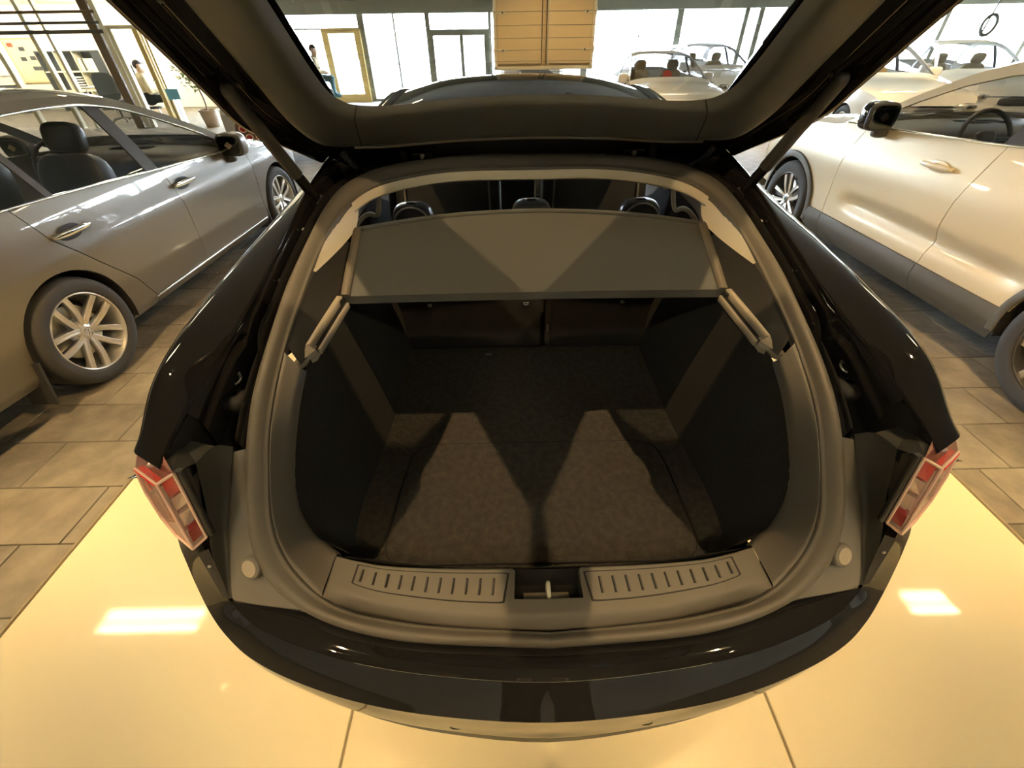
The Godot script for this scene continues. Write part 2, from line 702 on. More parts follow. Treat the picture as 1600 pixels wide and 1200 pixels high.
func make_materials() -> void:
	mat("black_paint", lin(0.009, 0.009, 0.01), 0.22, 0.0, 1.0)
	M.black_paint.roughness = 0.7
	M.black_paint.metallic_specular = 0.05
	mat("black_inner_paint", lin(0.010, 0.010, 0.011), 0.6, 0.0, 0.8)
	M.black_inner_paint.metallic_specular = 0.1
	var m := mat("hatch_trim", lin(0.07, 0.078, 0.085), 0.42)
	m.uv1_triplanar = true
	m.uv1_world_triplanar = true
	m.uv1_scale = Vector3.ONE * 9.0
	relief(m, 3, 0.25, 1.2)
	m = mat("trim_plastic", lin(0.125, 0.115, 0.1), 0.5)
	m.uv1_triplanar = true
	m.uv1_world_triplanar = true
	m.uv1_scale = Vector3.ONE * 8.0
	relief(m, 5, 0.3, 1.5)
	mat("grey_plastic", lin(0.13, 0.125, 0.115), 0.5)
	mat("dark_plastic", lin(0.03, 0.03, 0.031), 0.5)
	mat("lamp_panel", lin(0.05, 0.05, 0.046), 0.55)
	mat("rubber", lin(0.1, 0.092, 0.08), 0.55)
	mat("deep_black", lin(0.008, 0.008, 0.009), 0.7)
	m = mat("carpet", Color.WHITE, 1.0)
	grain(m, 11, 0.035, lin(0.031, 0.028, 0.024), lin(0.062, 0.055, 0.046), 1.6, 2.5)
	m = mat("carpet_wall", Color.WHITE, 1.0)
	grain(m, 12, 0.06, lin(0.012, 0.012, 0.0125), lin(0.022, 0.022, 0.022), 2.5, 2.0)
	m = mat("shelf_cloth", Color.WHITE, 0.95)
	grain(m, 13, 0.3, lin(0.062, 0.066, 0.068), lin(0.1, 0.105, 0.107), 6.0, 1.5)
	mat("beige_trim", lin(0.8, 0.74, 0.6), 0.8)
	mat("rail_plastic", lin(0.32, 0.29, 0.24), 0.55)
	mat("seat_black", lin(0.012, 0.0125, 0.014), 0.4)
	mat("chrome", lin(0.8, 0.8, 0.78), 0.12, 1.0)
	mat("zinc", lin(0.8, 0.76, 0.6), 0.35, 0.2)
	mat("steel", lin(0.62, 0.6, 0.55), 0.3, 1.0)
	mat("alloy", lin(0.72, 0.7, 0.66), 0.28, 0.85)
	mat("dark_alloy", lin(0.03, 0.03, 0.03), 0.3, 0.0, 0.6)
	m = mat("tyre", lin(0.035, 0.034, 0.032), 0.75)
	mat("grey_paint", lin(0.115, 0.102, 0.076), 0.4, 0.15, 1.0)
	mat("beige_paint", lin(0.62, 0.54, 0.38), 0.35, 0.12, 1.0)
	mat("white_paint", lin(0.82, 0.82, 0.8), 0.35, 0.0, 1.0)
	mat("silver_paint", lin(0.5, 0.5, 0.48), 0.3, 0.6, 1.0)
	mat("cladding", lin(0.075, 0.068, 0.05), 0.6)
	pane("car_glass", Color(0.10, 0.13, 0.11), 0.18)
	pane("hatch_glass", Color(0.05, 0.06, 0.055), 0.5)
	pane("clear_glass", Color(0.8, 0.86, 0.82), 0.05)
	pane("lens_clear", Color(0.9, 0.55, 0.48), 0.22)
	pane("lens_pink", Color(0.85, 0.42, 0.36), 0.35)
	mat("lens_rim", lin(0.8, 0.55, 0.45), 0.15, 0.0, 1.0)
	mat("lamp_red", lin(0.75, 0.012, 0.02), 0.12, 0.0, 1.0)
	mat("lamp_deep_red", lin(0.3, 0.01, 0.02), 0.1, 0.0, 1.0)
	mat("lamp_silver", lin(0.75, 0.72, 0.7), 0.22, 0.7)
	mat("lamp_grey", lin(0.25, 0.22, 0.2), 0.3, 0.3)
	m = mat("tile", Color.WHITE, 0.62)
	grain(m, 21, 0.012, lin(0.17, 0.15, 0.115), lin(0.29, 0.255, 0.195), 0.8, 1.2)
	m = mat("tile_pale", Color.WHITE, 0.6)
	grain(m, 22, 0.014, lin(0.2, 0.178, 0.138), lin(0.32, 0.285, 0.22), 0.7, 1.2)
	m = mat("tile_dark", Color.WHITE, 0.64)
	grain(m, 23, 0.014, lin(0.145, 0.128, 0.1), lin(0.25, 0.22, 0.17), 0.7, 1.2)
	mat("grout", lin(0.07, 0.062, 0.05), 0.9)
	mat("platform_white", lin(0.84, 0.74, 0.49), 0.35, 0.0, 1.0)
	M.platform_white.clearcoat_roughness = 0.05
	mat("platform_edge", lin(0.4, 0.33, 0.2), 0.4, 0.4)
	mat("wall_white", lin(0.8, 0.78, 0.7), 0.8)
	mat("ceiling_dark", lin(0.2, 0.18, 0.14), 0.9)
	mat("wall_tan", lin(0.45, 0.39, 0.29), 0.8)
	mat("ceiling_white", lin(0.6, 0.57, 0.48), 0.85)
	mat("frame_green_grey", lin(0.2, 0.2, 0.15), 0.5)
	mat("frame_cream", lin(0.72, 0.68, 0.5), 0.5)
	mat("frame_brown", lin(0.16, 0.115, 0.07), 0.5)
	mat("wood_yellow", lin(0.62, 0.45, 0.17), 0.5)
	mat("frame_dark", lin(0.1, 0.1, 0.085), 0.5)
	mat("truck_tan", lin(0.66, 0.53, 0.32), 0.5)
	mat("truck_trim", lin(0.75, 0.7, 0.54), 0.45)
	mat("shelf_dark", lin(0.035, 0.04, 0.05), 0.6)
	mat("paper", lin(0.8, 0.8, 0.76), 0.8)
	mat("blue_card", lin(0.18, 0.5, 0.7), 0.7)
	mat("skin", lin(0.55, 0.36, 0.24), 0.6)
	mat("hair_dark", lin(0.03, 0.024, 0.02), 0.7)
	mat("cloth_beige", lin(0.42, 0.34, 0.2), 0.9)
	mat("cloth_dark", lin(0.012, 0.012, 0.014), 0.9)
	mat("cloth_teal", lin(0.05, 0.12, 0.14), 0.9)
	mat("leaf", lin(0.13, 0.2, 0.06), 0.6)
	mat("leaf_pale", lin(0.22, 0.3, 0.1), 0.6)
	mat("pot", lin(0.3, 0.24, 0.18), 0.7)
	mat("asphalt", lin(0.55, 0.54, 0.5), 0.9)
	mat("cluster_brown", lin(0.1, 0.045, 0.035), 0.4, 0.0, 0.6)
	mat("chrome_dark", lin(0.12, 0.13, 0.12), 0.05, 1.0)
	mat("board_beige", lin(0.62, 0.55, 0.36), 0.7)
	mat("hoop_grey", lin(0.06, 0.06, 0.05), 0.5)
	mat("sticker_red", lin(0.75, 0.07, 0.03), 0.5)
	mat("print_dark", lin(0.12, 0.12, 0.12), 0.6)
	glow("tube_light", Color(1.0, 0.93, 0.75), 16.0)
	glow("spot_light", Color(1.0, 0.85, 0.58), 30.0)
	glow("downlight", Color(1.0, 0.95, 0.85), 5.0)

# ---------------------------------------------------------------- room
func build_room() -> void:
	structure("ceiling", box(38.0, 0.2, 26.0, 0.01), M.ceiling_dark, "dark ceiling over the showroom", "ceiling", at(1.5, 4.7, -5.5))
	structure("wall_left", box(0.2, 4.7, 26.0, 0.01), M.wall_white, "white wall on the left of the showroom", "wall", at(-17.1, 2.28, -5.5))
	structure("wall_right", box(0.2, 4.7, 26.0, 0.01), M.wall_white, "white wall on the right of the showroom", "wall", at(20.1, 2.28, -5.5))
	structure("wall_back", box(37.4, 4.7, 0.2, 0.01), M.wall_tan, "tan wall behind the camera", "wall", at(1.5, 2.28, 7.3))
	structure("wall_front", box(37.4, 2.32, 0.25, 0.01), M.frame_green_grey, "grey green band above the shop windows", "wall", at(1.5, 3.45, -18.1))
	structure("ground", box(160.0, 0.1, 100.0, 0.01), M.asphalt, "pale paved ground outside the shop windows", "ground", at(0, -0.12, -68.4))
	# shop front: posts and panes between them
	var posts := [[-16.9, 0.16], [-14.2, 0.1], [-11.6, 0.1], [-9.0, 0.14], [-7.35, 0.06], [-4.66, 0.2], [-3.6, 0.05], [-2.52, 0.14], [-0.52, 0.1], [2.62, 0.22], [5.62, 0.2], [7.75, 0.14], [8.22, 0.16], [11.2, 0.14], [14.3, 0.14], [17.3, 0.14], [19.9, 0.16]]
	for i in posts.size():
		var p: Array = posts[i]
		var w := Node3D.new()
		w.name = "window_%d" % (i + 1)
		add_child(w)
		w.position = Vector3(p[0], FLOOR_Y, -18.08)
		w.set_meta("kind", "structure")
		w.set_meta("label", "tall shop window post and pane number %d from the left" % (i + 1))
		w.set_meta("category", "window")
		part("post", box(p[1], 2.36, 0.12, 0.006), M.frame_green_grey, w, at(0, 1.18, 0))
		if i + 1 < posts.size():
			var q: Array = posts[i + 1]
			var gap: float = q[0] - p[0] - (p[1] + q[1]) * 0.5
			var mid: float = p[1] * 0.5 + gap * 0.5
			if gap > 0.4:
				part("pane", box(gap, 2.3, 0.012, 0.001), M.clear_glass, w, at(mid, 1.18, 0))
				part("sill", box(gap, 0.08, 0.1, 0.006), M.frame_green_grey, w, at(mid, 0.04, 0))
			if i == 4 or i == 7:
				part("transom", box(gap, 0.05, 0.08, 0.005), M.frame_green_grey, w, at(mid, 1.98 if i == 4 else 1.9, 0.02))
			if i == 8 or i == 9:
				part("mullion", box(0.03, 2.3, 0.06, 0.004), M.frame_dark, w, at(gap * 0.62, 1.18, 0.02))
	# wooden framed door and grey double door in the shop front
	var d := Node3D.new()
	d.name = "door_1"
	add_child(d)
	d.position = Vector3(-5.33, FLOOR_Y, -17.95)
	tag(d, "glazed door in a wide yellow wooden frame", "door", "", "structure")
	for s: float in [-1.0, 1.0]:
		part("stile", box(0.2, 1.98, 0.07, 0.006), M.wood_yellow, d, at(0.52 * s, 0.99, 0))
	part("head_rail", box(1.24, 0.12, 0.07, 0.006), M.wood_yellow, d, at(0, 1.92, 0.003))
	part("foot_rail", box(0.84, 0.24, 0.06, 0.006), M.wood_yellow, d, at(0, 0.12, 0))
	part("door_pane", box(0.84, 1.62, 0.012, 0.001), M.clear_glass, d, at(0, 1.05, 0))
	part("handle", rod(Vector3(0.46, 0.9, 0.09), Vector3(0.46, 1.2, 0.09), 0.014), M.steel, d)
	var e := Node3D.new()
	e.name = "door_2"
	add_child(e)
	e.position = Vector3(-1.52, FLOOR_Y, -17.95)
	tag(e, "grey framed glass double door with printed lettering", "door", "", "structure")
	for x: float in [-0.93, 0.9]:
		part("jamb", box(0.18, 1.86, 0.07, 0.006), M.frame_green_grey, e, at(x, 0.93, 0))
	part("door_head", box(1.99, 0.14, 0.08, 0.006), M.frame_green_grey, e, at(0, 1.83, 0.002))
	part("meeting_stile", box(0.11, 1.76, 0.06, 0.005), M.frame_green_grey, e, at(0.07, 0.88, 0.004))
	for x: float in [-0.415, 0.465]:
		part("door_pane", box(0.79, 1.7, 0.012, 0.001), M.clear_glass, e, at(x, 0.9, 0))
	var font := SystemFont.new()
	font.font_names = PackedStringArray(["Droid Sans"])
	var tm := TextMesh.new()
	tm.font = font
	tm.text = "900"
	tm.font_size = 20
	tm.pixel_size = 0.0085
	tm.depth = 0.004
	part("lettering", tm, M.print_dark, e, at(0.42, 1.33, 0.012))
	var bars := MB.new()
	for k in 3:
		bars.add(box(0.3 - 0.05 * k, 0.014, 0.004, 0.001), at(0.42 + 0.03 * k, 1.2 - 0.045 * k, 0.01))
	part("small_print", bars.done(), M.print_dark, e)
	part("handle", rod(Vector3(0.22, 0.8, 0.07), Vector3(0.22, 1.2, 0.07), 0.014), M.steel, e)
	# ceiling lamps: two-tube louvre fittings
	troffer(Vector3(-5.08, 4.585, -2.62), 1.34, 1.3, "louvred two-tube ceiling lamp mirrored on the platform left of the black car")
	troffer(Vector3(5.72, 4.585, -2.64), 0.68, 0.7, "short louvred ceiling lamp mirrored on the platform right of the black car")
	for z: float in [-7.6, -13.0, 3.0]:
		for x: float in [-9.5, -3.6, 4.6, 10.5]:
			if z > 0.0 and absf(x) > 5.0:
				continue
			var row := "behind the camera" if z > 0.0 else ("over the bonnets of the parked cars" if z > -10.0 else "near the shop windows")
			var col := "far left" if x < -8.0 else ("left" if x < 0.0 else ("right" if x < 8.0 else "far right"))
			troffer(Vector3(x, 4.585, z), 1.34, 2.6 if z < 0.0 else 5.0, "louvred two-tube ceiling lamp %s on the %s" % [row, col])
	for q in [[-3.3, -1.6, -3.6, "left of the grey saloon's boot"], [-3.2, -4.6, -3.4, "over the grey saloon's bonnet"], [3.5, -1.4, 3.9, "over the beige car's boot"], [3.5, -4.4, 3.7, "over the beige car's bonnet"], [-4.4, -9.6, -4.2, "over the silver car"], [1.2, -8.8, 0.9, "before the tan truck"], [7.0, -8.6, 6.9, "before the white crossover"]]:
		ceiling_spot(Vector3(q[0], 4.0, q[1]), Vector3(q[2], 0.0, q[1] - (0.9 if q[1] > -8.7 else 2.2)), 9.0 if q[1] > -8.5 else 40.0, "warm ceiling spotlight %s" % q[3], 44.0)
	for s: float in [-1.0, 1.0]:
		ceiling_spot(Vector3(2.35 * s, 4.2, 0.35), Vector3(1.85 * s, 0.0, 0.05), 34.0, "warm ceiling spotlight above the platform at the %s rear of the black car" % ("left" if s < 0 else "right"), 24.0)
		ceiling_spot(Vector3(1.0 * s, 4.2, 1.7), Vector3(0.8 * s, 0.0, 0.75), 30.0, "warm ceiling spotlight above the platform %s behind the camera" % ("left" if s < 0 else "right"), 24.0)
	# the two warm spots over the rear of the black car
	for s: float in [-1.0, 1.0]:
		ceiling_spot(Vector3(SPOT_X * s, SPOT_Y, SPOT_Z), Vector3(1.15 * s, 0.0, SPOT_Z + 0.7), SPOT_E, "warm ceiling spotlight above the %s rear corner of the black car" % ("left" if s < 0 else "right"))

const SPOT_X := 1.82
const SPOT_Y := 4.0
const SPOT_Z := -0.7
const SPOT_E := 25.0

func troffer(p: Vector3, length: float, e: float, label: String) -> void:
	var t := thing("ceiling_lamp", label, "lamp", p, 0.0, "louvred ceiling lamps")
	var wid := 0.32
	var sh := MB.new()
	for s: float in [-1.0, 1.0]:
		sh.add(box(length, 0.05, 0.012, 0.002), at(0, -0.025, s * wid * 0.5))
		sh.add(box(0.012, 0.05, wid, 0.002), at(s * length * 0.5, -0.025, 0))
	sh.add(box(length, 0.01, wid, 0.002), at(0, -0.005, 0))
	part("housing", sh.done(), M.wall_white, t)
	for s: float in [-1.0, 1.0]:
		part("tube_light", rod(Vector3(-length * 0.48, -0.03, 0.09 * s), Vector3(length * 0.48, -0.03, 0.09 * s), 0.02, 10), M.tube_light, t)
	var lv := MB.new()
	for k in int(length / 0.12):
		lv.add(box(0.004, 0.02, wid - 0.02, 0.001), at(-length * 0.5 + 0.06 + 0.12 * k, -0.058, 0))
	part("louvre", lv.done(), M.alloy, t)
	var a := AreaLight3D.new()
	a.name = "lamp_glow"
	a.area_size = Vector2(length, wid)
	a.light_color = Color(1.0, 0.93, 0.76)
	a.light_energy = e
	a.area_range = 40.0
	a.shadow_enabled = true
	t.add_child(a, true)
	a.position = Vector3(0, -0.075, 0)
	a.rotation_degrees = Vector3(-90, 0, 0)

func ceiling_spot(p: Vector3, aim: Vector3, e: float, label: String, cone := 66.0) -> void:
	var t := thing("ceiling_spotlight", label, "lamp", p, 0.0, "warm ceiling spotlights")
	var dir := (aim - p).normalized()
	part("stem", rod(Vector3(0, 0.02, 0), Vector3(0, 4.6 - p.y, 0), 0.012), M.frame_dark, t)
	part("canopy", lathe([[0.0, 0.0], [0.06, 0.0], [0.06, -0.03], [0.0, -0.03]], 16), M.frame_dark, t, at(0, 4.6 - p.y - 0.002, 0))
	var b := Basis.looking_at(dir, Vector3(0, 0, 1)) * Basis(Vector3(1, 0, 0), -PI / 2)
	part("lamp_can", lathe([[0.0, 0.1], [0.045, 0.1], [0.06, 0.08], [0.062, -0.08], [0.055, -0.08], [0.052, 0.06]], 20), M.frame_dark, t, Transform3D(b, Vector3.ZERO))
	part("spot_light_lens", lathe([[0.0, 0.0], [0.05, 0.0], [0.05, -0.006], [0.0, -0.006]], 20), M.spot_light, t, Transform3D(b, b.y * -0.05))
	var l := SpotLight3D.new()
	l.name = "spot_glow"
	l.light_color = Color(1.0, 0.83, 0.575)
	l.light_energy = e
	l.spot_angle = cone
	l.spot_range = 30.0
	l.spot_attenuation = 2.0
	l.spot_angle_attenuation = 0.6
	l.light_size = 0.035
	l.shadow_enabled = true
	t.add_child(l, true)
	l.position = dir * 0.095
	l.basis = Basis.looking_at(dir, Vector3(0, 0, 1))

func build_floor() -> void:
	var fl := Node3D.new()
	fl.name = "floor"
	add_child(fl)
	tag(fl, "brown grey stone tile floor with brick bond joints", "floor", "", "structure")
	part("bed", box(37.4, 0.12, 25.9, 0.01), M.tile, fl, at(1.5, FLOOR_Y - 0.031 - 0.06 + 0.031 * 0.0, -5.5))
	var w := 0.62
	var dz := 0.312
	var tile := box(w - 0.005, 0.03, dz - 0.005, 0.0025)
	var offs := [0.23, 0.40, 0.57, 0.22, 0.54, 0.5, 0.03, 0.47]
	var rng := RandomNumberGenerator.new()
	rng.seed = 5
	var kinds := [M.tile, M.tile_pale, M.tile_dark]
	var grout := MB.new()
	grout.add(box(3.1, 0.02, 7.4, 0.001), at(-3.45, FLOOR_Y - 0.02, -3.2))
	grout.add(box(2.9, 0.02, 7.4, 0.001), at(3.45, FLOOR_Y - 0.02, -3.2))
	part("grout", grout.done(), M.grout, fl)
	for r in range(-3, 19):
		var z := -0.743 - dz * (r + 0.5)
		var o: float = offs[r] if r >= 0 and r < 8 else rng.randf() * w
		for k in range(-9, 9):
			var x := o + w * (k + 0.5)
			if x > -4.75 and x < 4.75 and (x < -1.7 or x > 1.8):
				part("tile", tile, kinds[rng.randi() % 3], fl, at(x, FLOOR_Y - 0.015 + rng.randf() * 0.0008, z))
	# beyond the single tiles the same stone goes on
	var rest := MB.new()
	rest.add(box(12.25, 0.03, 25.9, 0.002), at(-10.95, FLOOR_Y - 0.0155, -5.5))
	rest.add(box(15.3, 0.03, 25.9, 0.002), at(12.5, FLOOR_Y - 0.0155, -5.5))
	rest.add(box(9.7, 0.03, 11.35, 0.002), at(0.0, FLOOR_Y - 0.0155, -12.35))
	rest.add(box(9.7, 0.03, 7.1, 0.002), at(0.0, FLOOR_Y - 0.0155, 3.75))
	part("tiling_beyond", rest.done(), M.tile, fl)

func build_platform() -> void:
	var t := thing("display_platform", "low glossy cream display platform under the black car", "platform", Vector3(0.05, FLOOR_Y, -1.9))
	var edges := [-1.955, -0.603, 0.734, 2.06]
	for i in 3:
		var w: float = edges[i + 1] - edges[i] - 0.007
		part("panel", box(w, 0.036, 7.6, 0.003), M.platform_white, t, at((edges[i] + edges[i + 1]) * 0.5 - 0.05, 0.019, 0))
	for i in [1, 2]:
		part("joint_strip", box(0.007, 0.028, 7.6, 0.001), M.platform_edge, t, at(edges[i] - 0.05, 0.016, 0))
	var prof := p2([[0.0, 0.0], [0.034, 0.0], [0.03, 0.016], [0.016, 0.037], [0.0, 0.037]])
	part("edge_trim", sweep(line(Vector3(edges[0] - 0.05, 0, 3.8), Vector3(edges[0] - 0.05, 0, -3.8)), p2([[0.0, 0.0], [-0.036, 0.0], [-0.03, 0.014], [-0.014, 0.038], [0.0, 0.038]])), M.platform_edge, t)
	part("edge_trim", sweep(line(Vector3(edges[3] - 0.05, 0, 3.8), Vector3(edges[3] - 0.05, 0, -3.8)), prof), M.platform_edge, t)
	part("edge_trim", box(4.08, 0.037, 0.03, 0.004), M.platform_edge, t, at(0.0025, 0.0185, -3.816))
	part("edge_trim", box(4.08, 0.037, 0.03, 0.004), M.platform_edge, t, at(0.0025, 0.0185, 3.816))

# ---------------------------------------------------------------- the black car with its open tailgate
const SEAL_OUT := [[0, 1.346, -1.69], [0.28, 1.342, -1.68], [0.49, 1.325, -1.622], [0.605, 1.296, -1.535], [0.65, 1.257, -1.415], [0.67, 1.203, -1.255], [0.683, 1.155, -1.115], [0.69, 1.094, -0.975], [0.695, 1.04, -0.855], [0.693, 0.994, -0.763], [0.688, 0.937, -0.684], [0.683, 0.825, -0.58], [0.658, 0.737, -0.51], [0.587, 0.681, -0.457], [0.50, 0.659, -0.417], [0.38, 0.648, -0.388], [0.25, 0.643, -0.373], [0, 0.641, -0.361]]
const SEAL_IN := [[0, 1.319, -1.61], [0.272, 1.317, -1.605], [0.47, 1.300, -1.55], [0.566, 1.274, -1.472], [0.607, 1.236, -1.355], [0.627, 1.18, -1.19], [0.637, 1.125, -1.05], [0.643, 1.075, -0.93], [0.644, 1.02, -0.815], [0.641, 0.972, -0.73], [0.636, 0.915, -0.662], [0.629, 0.815, -0.572], [0.603, 0.75, -0.524], [0.545, 0.7, -0.477], [0.465, 0.668, -0.44], [0.355, 0.659, -0.418], [0.226, 0.654, -0.403], [0, 0.649, -0.39]]

func lerp_line(a: PackedVector3Array, b: PackedVector3Array, w: float, lift: float) -> PackedVector3Array:
	var r := PackedVector3Array()
	var c := a.size()
	for i in c:
		var t := a[mini(i + 1, c - 1)] - a[maxi(i - 1, 0)]
		var n := t.cross(b[i] - a[i])
		n = n.normalized() if n.length_squared() > 1e-14 else Vector3.UP
		if n.dot(Vector3(0, 0.75, 0.65)) < 0.0:
			n = -n
		r.append(a[i].lerp(b[i], w) + n * lift)
	return r

func side_pts(a: Array, s: float) -> PackedVector3Array:
	var r := PackedVector3Array()
	for e in a:
		r.append(Vector3(e[0] * s, e[1], e[2]))
	return r

func build_black_car() -> void:
	var car := thing("black_hatchback", "glossy black hatchback with its tailgate raised over an empty boot", "car")
	# rubber seal round the boot opening
	var so := sym(pv(SEAL_OUT), 5)
	var si := sym(pv(SEAL_IN), 5)
	var rows := []
	for e in [[0.0, -0.02], [0.0, 0.004], [0.06, 0.013], [0.22, 0.021], [0.42, 0.023], [0.62, 0.019], [0.78, 0.01], [0.86, 0.006], [0.93, 0.007], [1.0, 0.004], [1.02, -0.012]]:
		rows.append(lerp_line(so, si, e[0], e[1]))
	part("boot_seal", grid(rows), M.rubber, car)
	black_car_rear(car)
	black_car_boot(car)
	black_car_cabin(car)
	black_car_shell(car)
	black_car_tailgate(car)

func black_car_rear(car: Node3D) -> void:
	# bumper: rows run from the middle to the corner and forward along the side
	var b1 := [[0, 0.625, -0.302], [0.234, 0.625, -0.317], [0.417, 0.625, -0.344], [0.567, 0.625, -0.383], [0.662, 0.625, -0.419], [0.72, 0.626, -0.452], [0.756, 0.635, -0.478], [0.765, 0.70, -0.492], [0.774, 0.79, -0.512], [0.80, 0.825, -0.54], [0.85, 0.85, -0.585], [0.882, 0.875, -0.70], [0.888, 0.88, -0.92]]
	var b1m := [[0, 0.596, -0.276], [0.236, 0.596, -0.291], [0.42, 0.597, -0.319], [0.572, 0.598, -0.36], [0.672, 0.6, -0.4], [0.738, 0.606, -0.44], [0.78, 0.625, -0.474], [0.792, 0.695, -0.496], [0.80, 0.772, -0.517], [0.822, 0.807, -0.545], [0.862, 0.83, -0.592], [0.891, 0.85, -0.705], [0.897, 0.855, -0.92]]
	var b2 := [[0, 0.56, -0.249], [0.24, 0.56, -0.264], [0.425, 0.561, -0.293], [0.58, 0.563, -0.336], [0.69, 0.566, -0.38], [0.765, 0.575, -0.426], [0.813, 0.6, -0.467], [0.827, 0.675, -0.497], [0.834, 0.74, -0.522], [0.85, 0.775, -0.55], [0.876, 0.795, -0.60], [0.903, 0.81, -0.71], [0.908, 0.815, -0.92]]
	var b3 := [[0, 0.50, -0.247], [0.25, 0.50, -0.265], [0.428, 0.50, -0.295], [0.58, 0.50, -0.34], [0.69, 0.502, -0.384], [0.775, 0.512, -0.43], [0.826, 0.545, -0.47], [0.842, 0.61, -0.5], [0.852, 0.67, -0.524], [0.87, 0.7, -0.555], [0.892, 0.715, -0.61], [0.912, 0.725, -0.72], [0.917, 0.73, -0.92]]
	var b4 := [[0, 0.43, -0.251], [0.25, 0.43, -0.27], [0.43, 0.43, -0.301], [0.58, 0.43, -0.347], [0.70, 0.432, -0.393], [0.79, 0.44, -0.441], [0.845, 0.46, -0.485], [0.865, 0.50, -0.515], [0.878, 0.54, -0.545], [0.89, 0.565, -0.58], [0.905, 0.58, -0.64], [0.918, 0.585, -0.74], [0.92, 0.585, -0.92]]
	var b5 := [[0, 0.385, -0.258], [0.25, 0.385, -0.278], [0.43, 0.385, -0.311], [0.57, 0.385, -0.355], [0.69, 0.386, -0.402], [0.78, 0.388, -0.452], [0.84, 0.395, -0.5], [0.866, 0.40, -0.54], [0.88, 0.42, -0.58], [0.892, 0.435, -0.62], [0.904, 0.44, -0.68], [0.914, 0.445, -0.78], [0.916, 0.445, -0.92]]
	var skin := []
	for r in [b1, b1m, b2]:
		skin.append(sym(pv(r), 5))
	var skin2 := []
	for r in [b2, b3, b4, b5]:
		skin2.append(sym(pv(r), 5))
	part("bumper", join([[loft(skin, 1, 5), Transform3D.IDENTITY], [loft(skin2, 1, 5), Transform3D.IDENTITY]]), M.black_paint, car)
	# lower black lip and valance
	var l0 := b5
	var l1 := [[0, 0.355, -0.266], [0.25, 0.355, -0.287], [0.43, 0.355, -0.32], [0.57, 0.355, -0.363], [0.68, 0.356, -0.41], [0.77, 0.358, -0.46], [0.826, 0.364, -0.508], [0.852, 0.375, -0.547], [0.868, 0.39, -0.585], [0.88, 0.4, -0.624], [0.892, 0.405, -0.682], [0.902, 0.41, -0.78], [0.904, 0.41, -0.92]]
	var l2 := [[0, 0.33, -0.262], [0.25, 0.33, -0.283], [0.43, 0.33, -0.317], [0.56, 0.33, -0.36], [0.67, 0.33, -0.408], [0.755, 0.33, -0.46], [0.81, 0.33, -0.508], [0.838, 0.335, -0.547], [0.855, 0.34, -0.585], [0.867, 0.345, -0.625], [0.88, 0.35, -0.683], [0.89, 0.355, -0.78], [0.892, 0.355, -0.92]]
	var l3 := [[0, 0.2, -0.4], [0.25, 0.2, -0.41], [0.4, 0.2, -0.43], [0.5, 0.2, -0.46], [0.6, 0.2, -0.5], [0.68, 0.2, -0.54], [0.74, 0.2, -0.58], [0.77, 0.2, -0.62], [0.78, 0.2, -0.66], [0.79, 0.2, -0.7], [0.8, 0.2, -0.75], [0.81, 0.2, -0.82], [0.81, 0.2, -0.95]]
	var low := []
	for r in [l0, l1, l2, l3]:
		low.append(sym(pv(r), 4))
	part("bumper_lip", grid(low), M.dark_plastic, car)
	# ledge between the seal and the bumper edge
	var e0 := [[0, 0.625, -0.40], [0.20, 0.625, -0.41], [0.36, 0.625, -0.425], [0.5, 0.63, -0.45], [0.58, 0.632, -0.47], [0.65, 0.634, -0.485], [0.735, 0.638, -0.494]]
	var e1 := [[0, 0.632, -0.355], [0.19, 0.632, -0.365], [0.33, 0.632, -0.38], [0.48, 0.633, -0.41], [0.57, 0.634, -0.44], [0.645, 0.635, -0.462], [0.744, 0.637, -0.486]]
	var e2 := [[0, 0.631, -0.32], [0.22, 0.631, -0.333], [0.38, 0.631, -0.354], [0.53, 0.631, -0.391], [0.62, 0.631, -0.425], [0.69, 0.632, -0.455], [0.752, 0.636, -0.48]]
	var e3 := [[0, 0.6255, -0.3025], [0.234, 0.6255, -0.3175], [0.417, 0.6255, -0.3445], [0.567, 0.6255, -0.3835], [0.662, 0.6255, -0.4195], [0.72, 0.627, -0.4525], [0.756, 0.635, -0.4785]]
	var led := []
	for r in [e0, e1, e2, e3]:
		led.append(sym(pv(r), 5))
	part("bumper_ledge", loft(led, 1, 3), M.black_paint, car)
	# parking sensors and tow cap in the bumper
	for s: float in [-1.0, 1.0]:
		var ring := PackedVector3Array()
		for i in 20:
			var an := TAU * i / 20.0
			var x := (0.215 + cos(an) * 0.0115) * s
			ring.append(Vector3(x, 0.475 + sin(an) * 0.0115, -0.2475 - 0.075 * (absf(x) - 0.0) + 0.0008))
		part("parking_sensor", tube(ring, 0.0009, 5, true), M.deep_black, car)
	for s: float in [-1.0, 1.0]:
		black_car_corner(car, s)

